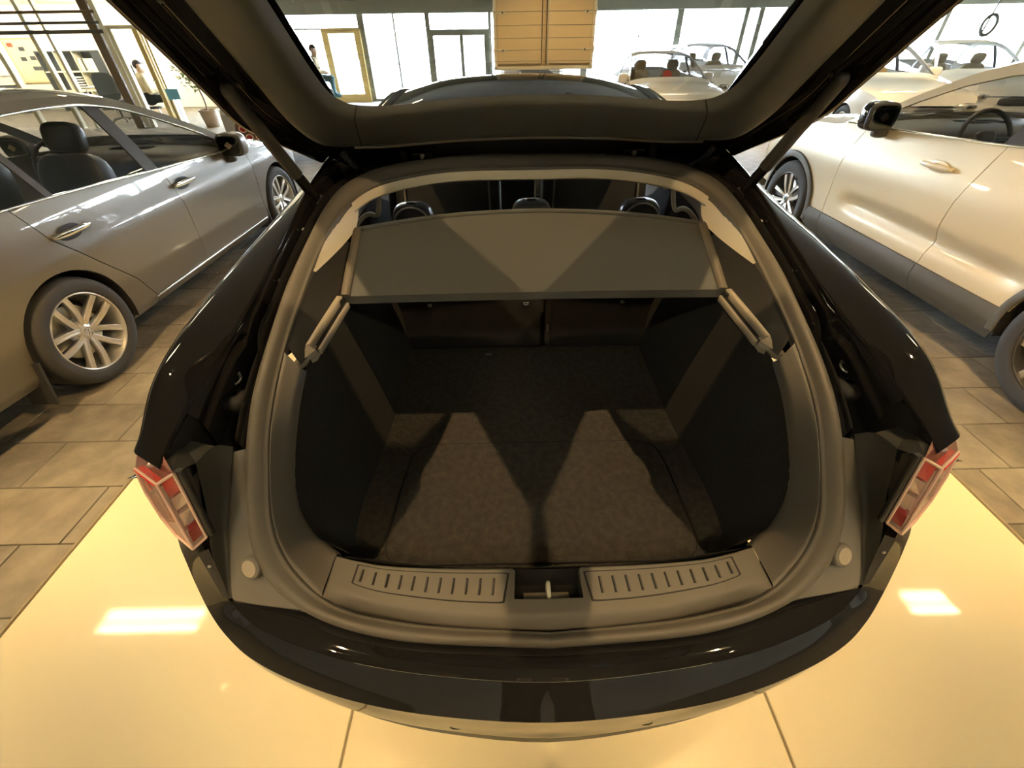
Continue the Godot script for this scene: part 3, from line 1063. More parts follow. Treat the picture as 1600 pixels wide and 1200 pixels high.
func black_car_corner(car: Node3D, s: float) -> void:
	# pale grey strip beside the seal, with the rubber stop
	var n := 9
	var seal := [[0.687, 0.94, -0.688], [0.685, 0.9, -0.652], [0.684, 0.85, -0.606], [0.681, 0.81, -0.57], [0.672, 0.77, -0.537], [0.652, 0.728, -0.504], [0.615, 0.697, -0.473], [0.575, 0.677, -0.452], [0.545, 0.668, -0.44]]
	var outer := [[0.722, 0.935, -0.683], [0.727, 0.895, -0.65], [0.733, 0.845, -0.612], [0.736, 0.8, -0.576], [0.737, 0.77, -0.553], [0.738, 0.735, -0.528], [0.739, 0.70, -0.504], [0.739, 0.67, -0.484], [0.738, 0.652, -0.474]]
	var mid := []
	for i in n:
		mid.append([(seal[i][0] + outer[i][0]) * 0.5, (seal[i][1] + outer[i][1]) * 0.5 + 0.004, (seal[i][2] + outer[i][2]) * 0.5 + 0.004])
	var fold := []
	for i in n:
		fold.append([outer[i][0] + 0.006, outer[i][1] - 0.006, outer[i][2] - 0.016])
	part("corner_trim", loft([side_pts(seal, s), side_pts(mid, s), side_pts(outer, s), side_pts(fold, s)], 3, 2), M.grey_plastic, car)
	# foot of the strip down to the bumper ledge
	part("corner_trim_foot", loft([side_pts([[0.53, 0.667, -0.438], [0.6, 0.664, -0.452], [0.67, 0.658, -0.464], [0.738, 0.652, -0.474]], s), side_pts([[0.53, 0.655, -0.437], [0.6, 0.652, -0.45], [0.67, 0.647, -0.462], [0.74, 0.643, -0.474]], s), side_pts([[0.53, 0.634, -0.452], [0.6, 0.634, -0.466], [0.67, 0.634, -0.476], [0.742, 0.637, -0.488]], s)], 3, 2), M.dark_plastic, car)
	var stop_b := Basis.looking_at(Vector3(0.28 * s, 0.58, 0.77), Vector3.UP) * Basis(Vector3(1, 0, 0), -PI / 2)
	var stop := part("rubber_stop", lathe([[0.0, 0.024], [0.022, 0.024], [0.027, 0.021], [0.027, 0.008], [0.024, 0.005], [0.028, 0.003], [0.032, -0.02]], 24), M.grey_plastic, car, Transform3D(stop_b, Vector3(0.668 * s, 0.735, -0.517)))
	part("stop_cap", lathe([[0.0, 0.002], [0.019, 0.002], [0.02, 0.0], [0.02, -0.004]], 24), M.rail_plastic, stop, at(0, 0.0245, 0))
	# sloping black panel between the strip and the lamp
	var upper := [[0.722, 0.945, -0.69], [0.729, 0.895, -0.654], [0.735, 0.845, -0.616], [0.738, 0.8, -0.58], [0.739, 0.74, -0.536], [0.741, 0.68, -0.494], [0.742, 0.645, -0.48]]
	var valley := [[0.742, 0.972, -0.668], [0.745, 0.91, -0.635], [0.748, 0.85, -0.602], [0.75, 0.8, -0.57], [0.751, 0.745, -0.538], [0.751, 0.69, -0.502], [0.75, 0.647, -0.481]]
	var near := [[0.7495, 0.978, -0.613], [0.748, 0.925, -0.588], [0.749, 0.875, -0.566], [0.752, 0.83, -0.545], [0.757, 0.79, -0.526], [0.758, 0.72, -0.5], [0.757, 0.648, -0.478]]
	part("lamp_surround", loft([side_pts(upper, s), side_pts(valley, s), side_pts(near, s)], 4, 3), M.lamp_panel, car)
	# upper facet of that panel under the fender edge
	part("lamp_surround_facet", facets([[Vector3(0.803 * s, 1.004, -0.664), Vector3(0.742 * s, 0.972, -0.668), Vector3(0.7495 * s, 0.978, -0.613), Vector3(0.757 * s, 1.004, -0.566), Vector3(0.792 * s, 1.012, -0.585)]], Vector3(0.77 * s, 0.8, -0.75)), M.lamp_panel, car)
	# small gloss cover with screws below the lamp
	var cov := part("lamp_cover", facets([[Vector3(0.776 * s, 0.795, -0.511), Vector3(0.758 * s, 0.795, -0.522), Vector3(0.752 * s, 0.7, -0.494), Vector3(0.7535 * s, 0.652, -0.479), Vector3(0.762 * s, 0.66, -0.477), Vector3(0.767 * s, 0.72, -0.492)]], Vector3(0.70 * s, 0.72, -0.6)), M.dark_plastic, car)
	for y: float in [0.755, 0.725]:
		part("screw", pillow(0.008, 0.008, 0.006, 1.0, 6), M.steel, cov, at(0.7635 * s, y, -0.5025 + (0.755 - y) * -0.32))
	tail_lamp(car, s)
	fender(car, s)
	# latch ring plate and its black housing
	var lx := 0.758 * s
	var lat := part("striker_plate", box(0.018, 0.006, 0.075, 0.002), M.steel, car, Transform3D(Basis.from_euler(Vector3(0.5, 0.25 * s, 0.3 * s)), Vector3(0.775 * s, 1.04, -0.825)))
	var hoop := PackedVector3Array()
	for i in 16:
		var a := TAU * i / 16
		hoop.append(Vector3(-0.02 * s + cos(a) * 0.021, 0.003, -0.008 + sin(a) * 0.019))
	part("striker_ring", tube(hoop, 0.004, 6, true), M.steel, lat)
	part("ring_pin", lathe([[0.0, 0.008], [0.007, 0.008], [0.008, 0.0]], 12), M.steel, lat, at(-0.012 * s, 0.002, -0.014))
	part("latch_housing", pillow(0.07, 0.045, 0.075, 0.7, 8), M.deep_black, car, at(0.738 * s, 1.0, -0.79))
	part("latch_bolt", pillow(0.012, 0.012, 0.008, 1.0, 6), M.steel, car, at(0.77 * s, 1.02, -0.775))
	part("gutter_floor", loft([side_pts([[0.69, 0.94, -0.68], [0.70, 0.97, -0.76], [0.70, 1.02, -0.86]], s), side_pts([[0.735, 0.9, -0.69], [0.735, 0.94, -0.77], [0.73, 0.99, -0.87]], s), side_pts([[0.8, 0.93, -0.66], [0.79, 0.95, -0.77], [0.77, 1.0, -0.87]], s)], 3, 3), M.deep_black, car)

func tail_lamp(car: Node3D, s: float) -> void:
	var k := Vector3(0.785 * s, 0.991, -0.548)      # ridge top
	var it := Vector3(0.752 * s, 1.006, -0.562)     # inner top
	var ib := Vector3(0.757 * s, 0.822, -0.535)     # inner bottom
	var tip := Vector3(0.776 * s, 0.815, -0.511)    # lower tip
	var ot := Vector3(0.866 * s, 0.982, -0.598)     # outer top
	var o1 := Vector3(0.874 * s, 0.915, -0.588)
	var o2 := Vector3(0.858 * s, 0.855, -0.566)
	var o3 := Vector3(0.826 * s, 0.822, -0.541)
	var back := Vector3(0.80 * s, 0.92, -0.66)
	var bt := Vector3(0.868 * s, 1.012, -0.635)
	var bi := Vector3(0.79 * s, 1.02, -0.60)
	var lamp := part("tail_lamp", facets([[it, ib, back], [ib, tip, o3, back], [o3, o2, back], [o2, o1, ot, back], [ot, bt, back], [bt, bi, it, back]], Vector3(0.8 * s, 0.92, -0.58)), M.lamp_grey, car)
	var inx := func(p: Vector3, d: float) -> Vector3:
		return p + (back - p).normalized() * d
	# inside: inner chamber with red and silver pieces, facing the opening
	var pieces := [[0.0, 0.24, "lamp_red"], [0.27, 0.45, "lamp_silver"], [0.47, 0.74, "lamp_grey"], [0.52, 0.70, "lamp_silver"], [0.8, 0.97, "lamp_deep_red"]]
	for q in pieces:
		var a: float = q[0]
		var b: float = q[1]
		var d := 0.016 if q[2] == "lamp_grey" else 0.008
		var c0: Vector3 = inx.call(it.lerp(ib, a), d)
		var c1: Vector3 = inx.call(k.lerp(tip, a), d)
		var c2: Vector3 = inx.call(k.lerp(tip, b), d)
		var c3: Vector3 = inx.call(it.lerp(ib, b), d)
		var e := (c1 - c0) * 0.08
		var deep := (back - (c0 + c2) * 0.5).normalized() * 0.014
		part("reflector", facets([[c0 + e, c1 - e, c2 - e, c3 + e], [c0 + e, c0 + e + deep, c1 - e + deep, c1 - e], [c3 + e, c3 + e + deep, c2 - e + deep, c2 - e], [c0 + e, c0 + e + deep, c3 + e + deep, c3 + e], [c1 - e, c1 - e + deep, c2 - e + deep, c2 - e]], (c0 + c2) * 0.5 + deep * 2.0), M[q[2]], lamp)
	# outer chamber: curved light guide and red top bar
	var g0 := PackedVector3Array()
	for w: float in [0.12, 0.3, 0.5, 0.7, 0.88]:
		var o := ot.lerp(o1, w * 2.0) if w < 0.5 else o1.lerp(o3, (w - 0.5) * 2.0)
		g0.append(inx.call(k.lerp(tip, w).lerp(o, 0.3), 0.014))
	part("light_guide", tube(smooth_line(g0, 4), 0.009, 8), M.lamp_silver, lamp)
	var g1 := PackedVector3Array()
	for w: float in [0.2, 0.35, 0.5, 0.65, 0.8]:
		var o := ot.lerp(o1, w * 2.0) if w < 0.5 else o1.lerp(o3, (w - 0.5) * 2.0)
		g1.append(inx.call(k.lerp(tip, w).lerp(o, 0.62), 0.016))
	part("light_guide", tube(smooth_line(g1, 4), 0.011, 8), M.lamp_grey, lamp)
	var k2: Vector3 = inx.call(k, 0.006)
	var ot2: Vector3 = inx.call(ot, 0.006)
	part("red_bar", sweep(line(k2.lerp(ot2, 0.06), k2.lerp(ot2, 0.96)), p2([[-0.009, -0.004], [0.009, -0.004], [0.009, 0.004], [-0.009, 0.004]])), M.lamp_red, lamp)
	part("red_bar", sweep(line(inx.call(ot, 0.008) + Vector3(0, -0.012, 0.002), inx.call(ot.lerp(o1, 0.9), 0.01)), p2([[-0.012, -0.003], [0.012, -0.003], [0.012, 0.003], [-0.012, 0.003]])), M.lamp_red, lamp)
	# top reflectors
	for w: float in [0.3, 0.62]:
		var c := it.lerp(bi, 0.4).lerp(ot.lerp(bt, 0.4), w)
		part("top_reflector", pillow(0.03, 0.008, 0.03, 0.8, 6), M.lamp_silver, lamp, Transform3D(Basis.IDENTITY, inx.call(c, 0.012)))
	# clear outer lens: inner face, outer face, top face
	part("lens", facets([[it, k, tip, ib]], back), M.lens_clear, lamp)
	part("lens", facets([[k, ot, o1, o2, o3, tip]], back), M.lens_pink, lamp)
	part("lens", facets([[k, it, bi, bt, ot]], back), M.lens_clear, lamp)
	for q in [[it, k], [k, tip], [tip, ib], [ib, it], [k, ot], [tip, o3], [o3, o2], [o2, o1], [o1, ot]]:
		part("lens_edge", rod(q[0], q[1], 0.0035, 6), M.lens_rim, lamp)
	part("lamp_gasket", sweep(line(it + Vector3(-0.006 * s, 0.002, -0.008), ib + Vector3(-0.006 * s, 0.0, -0.008)), p2([[-0.007, -0.006], [0.007, -0.006], [0.007, 0.006], [-0.007, 0.006]])), M.dark_plastic, lamp)

const EDGE_Z := [-0.575, -0.649, -0.757, -0.839, -0.93, -1.079, -1.282, -1.5, -1.72]
const EDGE_X := [0.792, 0.79, 0.772, 0.756, 0.741, 0.727, 0.715, 0.705, 0.68]
const EDGE_Y := [1.012, 1.04, 1.083, 1.116, 1.147, 1.198, 1.263, 1.325, 1.375]

func seal_at(z: float) -> Vector3:
	for i in range(1, SEAL_OUT.size() - 1):
		var a: Array = SEAL_OUT[i]
		var b: Array = SEAL_OUT[i + 1]
		if z >= a[2] and z <= b[2]:
			var w: float = (z - a[2]) / (b[2] - a[2])
			return Vector3(a[0], a[1], a[2]).lerp(Vector3(b[0], b[1], b[2]), w)
	return Vector3(0.28, 1.342, z)

func fender(car: Node3D, s: float) -> void:
	# outer skin from the tailgate gap over the hip and down the side
	var hip := [[0.868, 1.008, -0.625], [0.872, 1.02, -0.655], [0.888, 1.052, -0.735], [0.893, 1.085, -0.83], [0.896, 1.102, -0.94], [0.898, 1.117, -1.12], [0.89, 1.125, -1.35], [0.885, 1.115, -1.6], [0.885, 1.1, -1.9]]
	var sh := []
	var top := []
	var side1 := []
	var side2 := []
	var low := []
	for i in 9:
		var e := Vector3(EDGE_X[i], EDGE_Y[i], EDGE_Z[i])
		var h := Vector3(hip[i][0], hip[i][1], hip[i][2])
		top.append(e)
		sh.append(e.lerp(h, 0.55) + Vector3(0.012, 0.022 + (0.012 if i > 1 else -0.01), 0))
		side1.append(h)
		side2.append(Vector3(h.x + 0.018, h.y - 0.07 - 0.012 * i, h.z + 0.008))
		low.append(Vector3(0.925, 0.93 - 0.012 * i, h.z + 0.01 + 0.0 * i))
	var edge_in := []
	for i in 9:
		edge_in.append(top[i] + Vector3(-0.006, -0.012, 0))
	var f := func(a: Array) -> PackedVector3Array:
		var r := PackedVector3Array()
		for e in a:
			r.append(Vector3(e.x * s, e.y, e.z))
		return r
	part("fender", loft([f.call(edge_in), f.call(top), f.call(sh), f.call(side1), f.call(side2), f.call(low)], 5, 5), M.black_paint, car)
	part("gutter_wall", loft([f.call(edge_in.slice(0, 6)), f.call([Vector3(0.78, 0.93, -0.6), Vector3(0.78, 0.93, -0.66), Vector3(0.77, 0.94, -0.76), Vector3(0.75, 0.98, -0.84), Vector3(0.735, 1.02, -0.93), Vector3(0.72, 1.1, -1.08)])], 4, 2), M.deep_black, car)
	# painted gutter between the seal and the tailgate gap
	var zs := [-0.69, -0.74, -0.8, -0.86, -0.93, -1.02, -1.12, -1.24, -1.36, -1.48, -1.6]
	var rows := []
	for q in [[0.0, -0.015], [0.12, -0.02], [0.22, 0.0], [0.34, 0.006], [0.42, -0.004], [0.48, -0.034], [0.56, -0.04], [0.62, -0.03], [0.68, 0.0], [0.74, 0.006], [0.9, 0.004], [1.0, -0.004]]:
		var row := PackedVector3Array()
		for z: float in zs:
			var a := seal_at(z)
			var i := 0
			while i < 7 and z < EDGE_Z[i + 1]:
				i += 1
			var w: float = clampf((z - EDGE_Z[i]) / (EDGE_Z[i + 1] - EDGE_Z[i]), 0.0, 1.0)
			var b := Vector3(lerpf(EDGE_X[i], EDGE_X[i + 1], w), lerpf(EDGE_Y[i], EDGE_Y[i + 1], w), z)
			var p := a.lerp(b, q[0])
			var deep: float = q[1]
			if z > -0.87 and q[0] > 0.3 and q[0] < 0.72:
				deep = minf(deep, -0.07)
			row.append(Vector3(p.x * s, p.y + deep, p.z))
		rows.append(smooth_line(row, 3))
	part("gutter", grid(rows), M.black_inner_paint, car)
	for q in [[0.3, -0.94], [0.3, -1.1], [0.83, -0.9], [0.85, -1.02], [0.3, -1.3]]:
		var a := seal_at(q[1])
		var b := Vector3(0.75, a.y + 0.05, q[1])
		var p := a.lerp(b, q[0] * 0.9)
		part("gutter_bolt", lathe([[0.0, 0.004], [0.003, 0.004], [0.004, 0.001], [0.006, 0.0]], 10), M.steel, car, at(p.x * s, p.y + 0.002, p.z))

func sill_pt(x: float, v: float) -> Vector3:
	var ax := absf(x)
	var zi := spl([[0.0, -0.524], [0.2, -0.527], [0.37, -0.536], [0.51, -0.565], [0.6, -0.6]], ax)
	var zo := spl([[0.0, -0.401], [0.17, -0.407], [0.35, -0.432], [0.513, -0.477], [0.6, -0.51]], ax)
	var y := 0.68 - 0.018 * v
	if v > 0.8:
		y -= 0.45 * (v - 0.8) * (v - 0.8)
	y += 0.022 * smoothstep(0.4, 0.511, ax) * clampf(v, 0.0, 1.2) + 0.45 * smoothstep(0.44, 0.511, ax) * pow(maxf(v - 0.8, 0.0), 2.0)
	if v < 0.06:
		y -= 1.5 * (0.06 - v) * (0.06 - v)
	return Vector3(x, y, lerpf(zi, zo, v))

func black_car_boot(car: Node3D) -> void:
	# sill trim with the notch for the lock
	var out := PackedVector2Array()
	for i in 21:
		out.append(Vector2(lerpf(-0.5168, 0.5168, i / 20.0), 1.18))
	for q in [[0.5168, 0.0], [0.4, 0.0], [0.25, 0.0], [0.086, 0.0], [0.078, 0.08], [0.082, 0.58], [-0.078, 0.58], [-0.074, 0.08], [-0.082, 0.0], [-0.25, 0.0], [-0.4, 0.0], [-0.5168, 0.0]]:
		out.append(Vector2(q[0], q[1]))
	var f := func(a: float, b: float) -> Vector3:
		return sill_pt(a, b)
	var sill := part("sill_trim", panel(out, f, 0.02, Vector3.UP, 0.02), M.trim_plastic, car)
	for s: float in [-1.0, 1.0]:
		var fr := rounded(p2([[0.088 * s, 0.1], [0.458 * s, 0.1], [0.462 * s, 0.62], [0.1 * s, 0.66]]), 0.02)
		var f2 := func(a: float, b: float) -> Vector3:
			return sill_pt(a, b) + Vector3(0, 0.0006, 0)
		part("scuff_groove", panel(fr, f2, 0.03, Vector3.UP, 0.0), M.deep_black, sill)
		var f3 := func(a: float, b: float) -> Vector3:
			return sill_pt(a, b) + Vector3(0, 0.0022, 0)
		part("scuff_plate", panel(rounded(p2([[0.0925 * s, 0.125], [0.453 * s, 0.125], [0.457 * s, 0.6], [0.105 * s, 0.636]]), 0.02), f3, 0.03, Vector3.UP, 0.002), M.trim_plastic, sill)
		for k in 11:
			var x := (0.125 + 0.0315 * k) * s
			var a := sill_pt(x, 0.22) + Vector3(0, 0.0025, 0)
			var b := sill_pt(x + 0.003 * s, 0.52) + Vector3(0, 0.0025, 0)
			part("scuff_rib", sweep(line(a, b), p2([[-0.0032, -0.002], [0.0032, -0.002], [0.0022, 0.0028], [-0.0022, 0.0028]])), M.dark_plastic, sill)
		# side pieces of the surround, down both sides to the seam
		var rin := [[0.645, 1.062, -0.9], [0.642, 1.0, -0.775], [0.637, 0.935, -0.681], [0.63, 0.825, -0.581], [0.604, 0.752, -0.526], [0.562, 0.712, -0.49], [0.517, 0.678, -0.456]]
		var inn := [[0.6, 1.035, -0.868], [0.606, 0.975, -0.78], [0.618, 0.872, -0.695], [0.614, 0.775, -0.64], [0.585, 0.708, -0.607], [0.55, 0.69, -0.587], [0.517, 0.6795, -0.567]]
		var m1 := []
		var m2 := []
		var dn := []
		for i in 7:
			m1.append([lerpf(rin[i][0], inn[i][0], 0.18), lerpf(rin[i][1], inn[i][1], 0.18) + 0.012, lerpf(rin[i][2], inn[i][2], 0.18) + 0.006])
			m2.append([lerpf(rin[i][0], inn[i][0], 0.7), lerpf(rin[i][1], inn[i][1], 0.7) + 0.006, lerpf(rin[i][2], inn[i][2], 0.7) + 0.004])
			dn.append([inn[i][0] - 0.002, inn[i][1] - 0.02, inn[i][2] - 0.014])
		part("surround_trim", loft([side_pts(rin, s), side_pts(m1, s), side_pts(m2, s), side_pts(inn, s), side_pts(dn, s)], 4, 3), M.trim_plastic, car)
		part("seam_filler", sweep(line(Vector3(0.5172 * s, 0.66, -0.575), Vector3(0.5172 * s, 0.655, -0.465)), p2([[-0.006, -0.02], [0.006, -0.02], [0.006, 0.011], [-0.006, 0.011]])), M.deep_black, car)
		# carpeted side wall
		var w0 := [[0.598, 1.02, -1.82], [0.598, 1.02, -1.4], [0.598, 1.02, -1.15], [0.602, 1.02, -0.9], [0.606, 0.96, -0.79], [0.617, 0.86, -0.705], [0.613, 0.765, -0.652], [0.584, 0.698, -0.618], [0.548, 0.68, -0.598], [0.5, 0.672, -0.578]]
		var w1 := [[0.57, 0.78, -1.82], [0.565, 0.78, -1.4], [0.57, 0.78, -1.15], [0.59, 0.78, -0.95], [0.597, 0.76, -0.84], [0.6, 0.71, -0.76], [0.59, 0.66, -0.69], [0.565, 0.63, -0.645], [0.53, 0.62, -0.615], [0.485, 0.62, -0.595]]
		var w2 := [[0.545, 0.51, -1.82], [0.54, 0.51, -1.4], [0.54, 0.51, -1.15], [0.555, 0.51, -0.95], [0.56, 0.51, -0.85], [0.558, 0.51, -0.78], [0.55, 0.51, -0.71], [0.53, 0.51, -0.665], [0.5, 0.51, -0.635], [0.45, 0.51, -0.61]]
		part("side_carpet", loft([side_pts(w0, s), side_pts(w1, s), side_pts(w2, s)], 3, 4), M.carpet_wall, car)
		# dark upper side panel between the seal and the shelf
		part("upper_side_panel", loft([side_pts([[0.644, 1.07, -0.92], [0.638, 1.115, -1.025], [0.628, 1.16, -1.155], [0.611, 1.164, -1.27], [0.598, 1.169, -1.38]], s), side_pts([[0.625, 1.05, -0.9], [0.614, 1.075, -1.02], [0.604, 1.11, -1.15], [0.596, 1.135, -1.27], [0.59, 1.15, -1.4]], s), side_pts([[0.61, 1.03, -0.89], [0.59, 1.035, -1.02], [0.575, 1.06, -1.16], [0.575, 1.1, -1.3], [0.575, 1.13, -1.45]], s)], 4, 3), M.dark_plastic, car)
		# rail that carries the shelf
		var tip := Vector3(0.628 * s, 1.036, -0.864)
		var ti := Vector3(0.594 * s, 1.021, -0.944)
		var tc := Vector3(0.587 * s, 1.032, -0.972)
		var td := Vector3(0.614 * s, 1.052, -0.952)
		var dwn := Vector3(0, -0.016, 0)
		var rail := part("shelf_rail", facets([[tip, ti, tc, td], [tip + dwn, ti + dwn, tc + dwn, td + dwn], [tip, ti, ti + dwn, tip + dwn], [ti, tc, tc + dwn, ti + dwn], [tc, td, td + dwn, tc + dwn], [td, tip, tip + dwn, td + dwn]], (tip + tc) * 0.5 + dwn * 0.5), M.rail_plastic, car)
		part("rail_upper_rib", sweep(line(Vector3(0.609 * s, 1.05, -0.952), Vector3(0.579 * s, 1.082, -1.16)), p2([[-0.008, -0.02], [0.008, -0.02], [0.008, 0.002], [-0.008, 0.002]])), M.rail_plastic, rail)
		part("rail_lower_rib", sweep(line(Vector3(0.5905 * s, 1.03, -0.958), Vector3(0.562 * s, 1.062, -1.158)), p2([[-0.006, -0.016], [0.006, -0.016], [0.006, 0.002], [-0.006, 0.002]])), M.rail_plastic, rail)
		part("rail_slot", sweep(line(Vector3(0.6 * s, 1.034, -0.955), Vector3(0.571 * s, 1.066, -1.16)), p2([[-0.009, -0.016], [0.009, -0.016], [0.009, 0.0], [-0.009, 0.0]])), M.deep_black, rail)
	# lock recess with the striker
	var rec := MB.new()
	var zr := -0.524
	for q in [[-0.076, 1], [0.08, -1]]:
		rec.quad(Vector3(q[0], 0.681, zr + 0.004), Vector3(q[0], 0.668, zr + 0.074), Vector3(q[0], 0.61, zr + 0.074), Vector3(q[0], 0.61, zr + 0.004), Vector3(q[1], 0, 0))
	rec.quad(Vector3(-0.076, 0.678, zr + 0.004), Vector3(0.08, 0.678, zr + 0.004), Vector3(0.08, 0.61, zr + 0.012), Vector3(-0.076, 0.61, zr + 0.012), Vector3(0, 0, 1))
	rec.quad(Vector3(-0.076, 0.669, zr + 0.072), Vector3(0.08, 0.669, zr + 0.072), Vector3(0.08, 0.61, zr + 0.066), Vector3(-0.076, 0.61, zr + 0.066), Vector3(0, 0, -1))
	rec.quad(Vector3(-0.076, 0.612, zr + 0.004), Vector3(0.08, 0.612, zr + 0.004), Vector3(0.08, 0.612, zr + 0.074), Vector3(-0.076, 0.612, zr + 0.074), Vector3.UP)
	var rc := part("lock_recess", rec.done(), M.dark_plastic, car)
	part("lock_plate", box(0.11, 0.004, 0.034, 0.001), M.rail_plastic, rc, at(0.0, 0.62, zr + 0.05))
	part("lock_striker", tube(smooth_line(pv([[0.004, 0.6125, zr + 0.026], [0.004, 0.65, zr + 0.026], [0.004, 0.663, zr + 0.032], [0.004, 0.661, zr + 0.058], [0.004, 0.646, zr + 0.064], [0.004, 0.6125, zr + 0.064]]), 3), 0.0052, 8), M.zinc, rc)
	# boot floor: two carpet boards with a round-cornered front board
	var floor_b := rounded(p2([[-0.46, -0.625], [-0.43, -1.09], [0.45, -1.09], [0.47, -0.625]]), 0.09, 6)
	var g := func(a: float, b: float) -> Vector3:
		return Vector3(a, 0.514, b)
	part("boot_floor_board", panel(floor_b, g, 0.1, Vector3.UP, 0.02), M.carpet, car)
	var seam_line := PackedVector3Array()
	for q in floor_b:
		seam_line.append(Vector3(q.x, 0.5125, q.y))
	part("floor_board_seam", tube(seam_line, 0.0032, 6, true), M.deep_black, car)
	part("boot_floor_surround", box(1.14, 0.02, 1.2, 0.002), M.carpet, car, at(0, 0.5, -1.16))
	part("sill_lining", loft([[[-0.5, 0.675, -0.566], [-0.25, 0.675, -0.533], [-0.09, 0.675, -0.528], [0.09, 0.675, -0.528], [0.25, 0.675, -0.533], [0.5, 0.675, -0.566]], [[-0.45, 0.5, -0.62], [-0.25, 0.5, -0.58], [-0.09, 0.5, -0.57], [0.09, 0.5, -0.57], [0.25, 0.5, -0.58], [0.45, 0.5, -0.62]]], 3, 2), M.carpet_wall, car)
	# seat backs closing the boot, with three tether anchors
	for q in [[-0.66, 0.085], [0.09, 0.66]]:
		var w: float = q[1] - q[0]
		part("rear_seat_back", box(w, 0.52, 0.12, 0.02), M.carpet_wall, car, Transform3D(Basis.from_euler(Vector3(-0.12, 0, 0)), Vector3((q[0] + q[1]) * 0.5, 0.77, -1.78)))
	for x: float in [-0.43, 0.0, 0.43]:
		part("tether_anchor", join([[tube(smooth_line(pv([[-0.013, 0, 0], [-0.011, 0.0, 0.012], [0, 0, 0.017], [0.011, 0, 0.012], [0.013, 0, 0]]), 3), 0.0035, 6), Transform3D.IDENTITY], [pillow(0.034, 0.012, 0.01, 0.8, 6), Transform3D.IDENTITY]]), M.chrome, car, at(x, 0.752, -1.71))
	part("seat_release_strap", box(0.008, 0.035, 0.006, 0.001), M.grey_plastic, car, at(0.1, 0.63, -1.695))
	part("floor_loop", box(0.032, 0.004, 0.01, 0.001), M.grey_plastic, car, at(-0.175, 0.512, -1.66))
	# parcel shelf
	var back0 := []
	var mid0 := []
	var front0 := []
	for i in 9:
		var x := lerpf(-1.0, 1.0, i / 8.0)
		var bow := 1.0 - x * x
		back0.append([x * 0.563, 1.08 + 0.004 * bow, -1.163])
		mid0.append([x * 0.57, 1.125 + 0.012 * bow, -1.29 - 0.006 * bow])
		front0.append([x * 0.578, 1.178 + 0.036 * bow, -1.452 - 0.045 * bow])
	var under := []
	var low0 := []
	for i in 9:
		low0.append([front0[i][0], front0[i][1] - 0.02, front0[i][2] + 0.004])
		under.append([back0[i][0], back0[i][1] - 0.026, back0[i][2] - 0.002])
	var sh := part("parcel_shelf", loft([back0, mid0, front0], 3, 5), M.shelf_cloth, car)
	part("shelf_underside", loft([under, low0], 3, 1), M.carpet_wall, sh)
	part("shelf_back_lip", loft([back0, under], 3, 1), M.shelf_cloth, sh)
	part("shelf_front_edge", tube(smooth_line(pv(front0), 4), 0.009, 8), M.shelf_cloth, sh)
	for s in [0, 8]:
		var sx := -1.0 if s == 0 else 1.0
		part("shelf_end_rim", sweep(smooth_line(pv([Vector3(back0[s][0], back0[s][1], back0[s][2]), Vector3(mid0[s][0], mid0[s][1], mid0[s][2]), Vector3(front0[s][0], front0[s][1], front0[s][2])]), 4), p2([[-0.012, -0.02], [0.012, -0.02], [0.012, 0.008], [-0.012, 0.008]])), M.trim_plastic, sh)
		part("shelf_hinge", box(0.02, 0.02, 0.04, 0.003), M.dark_plastic, sh, at(back0[s][0] + 0.014 * sx, back0[s][1] - 0.012, back0[s][2] + 0.004))

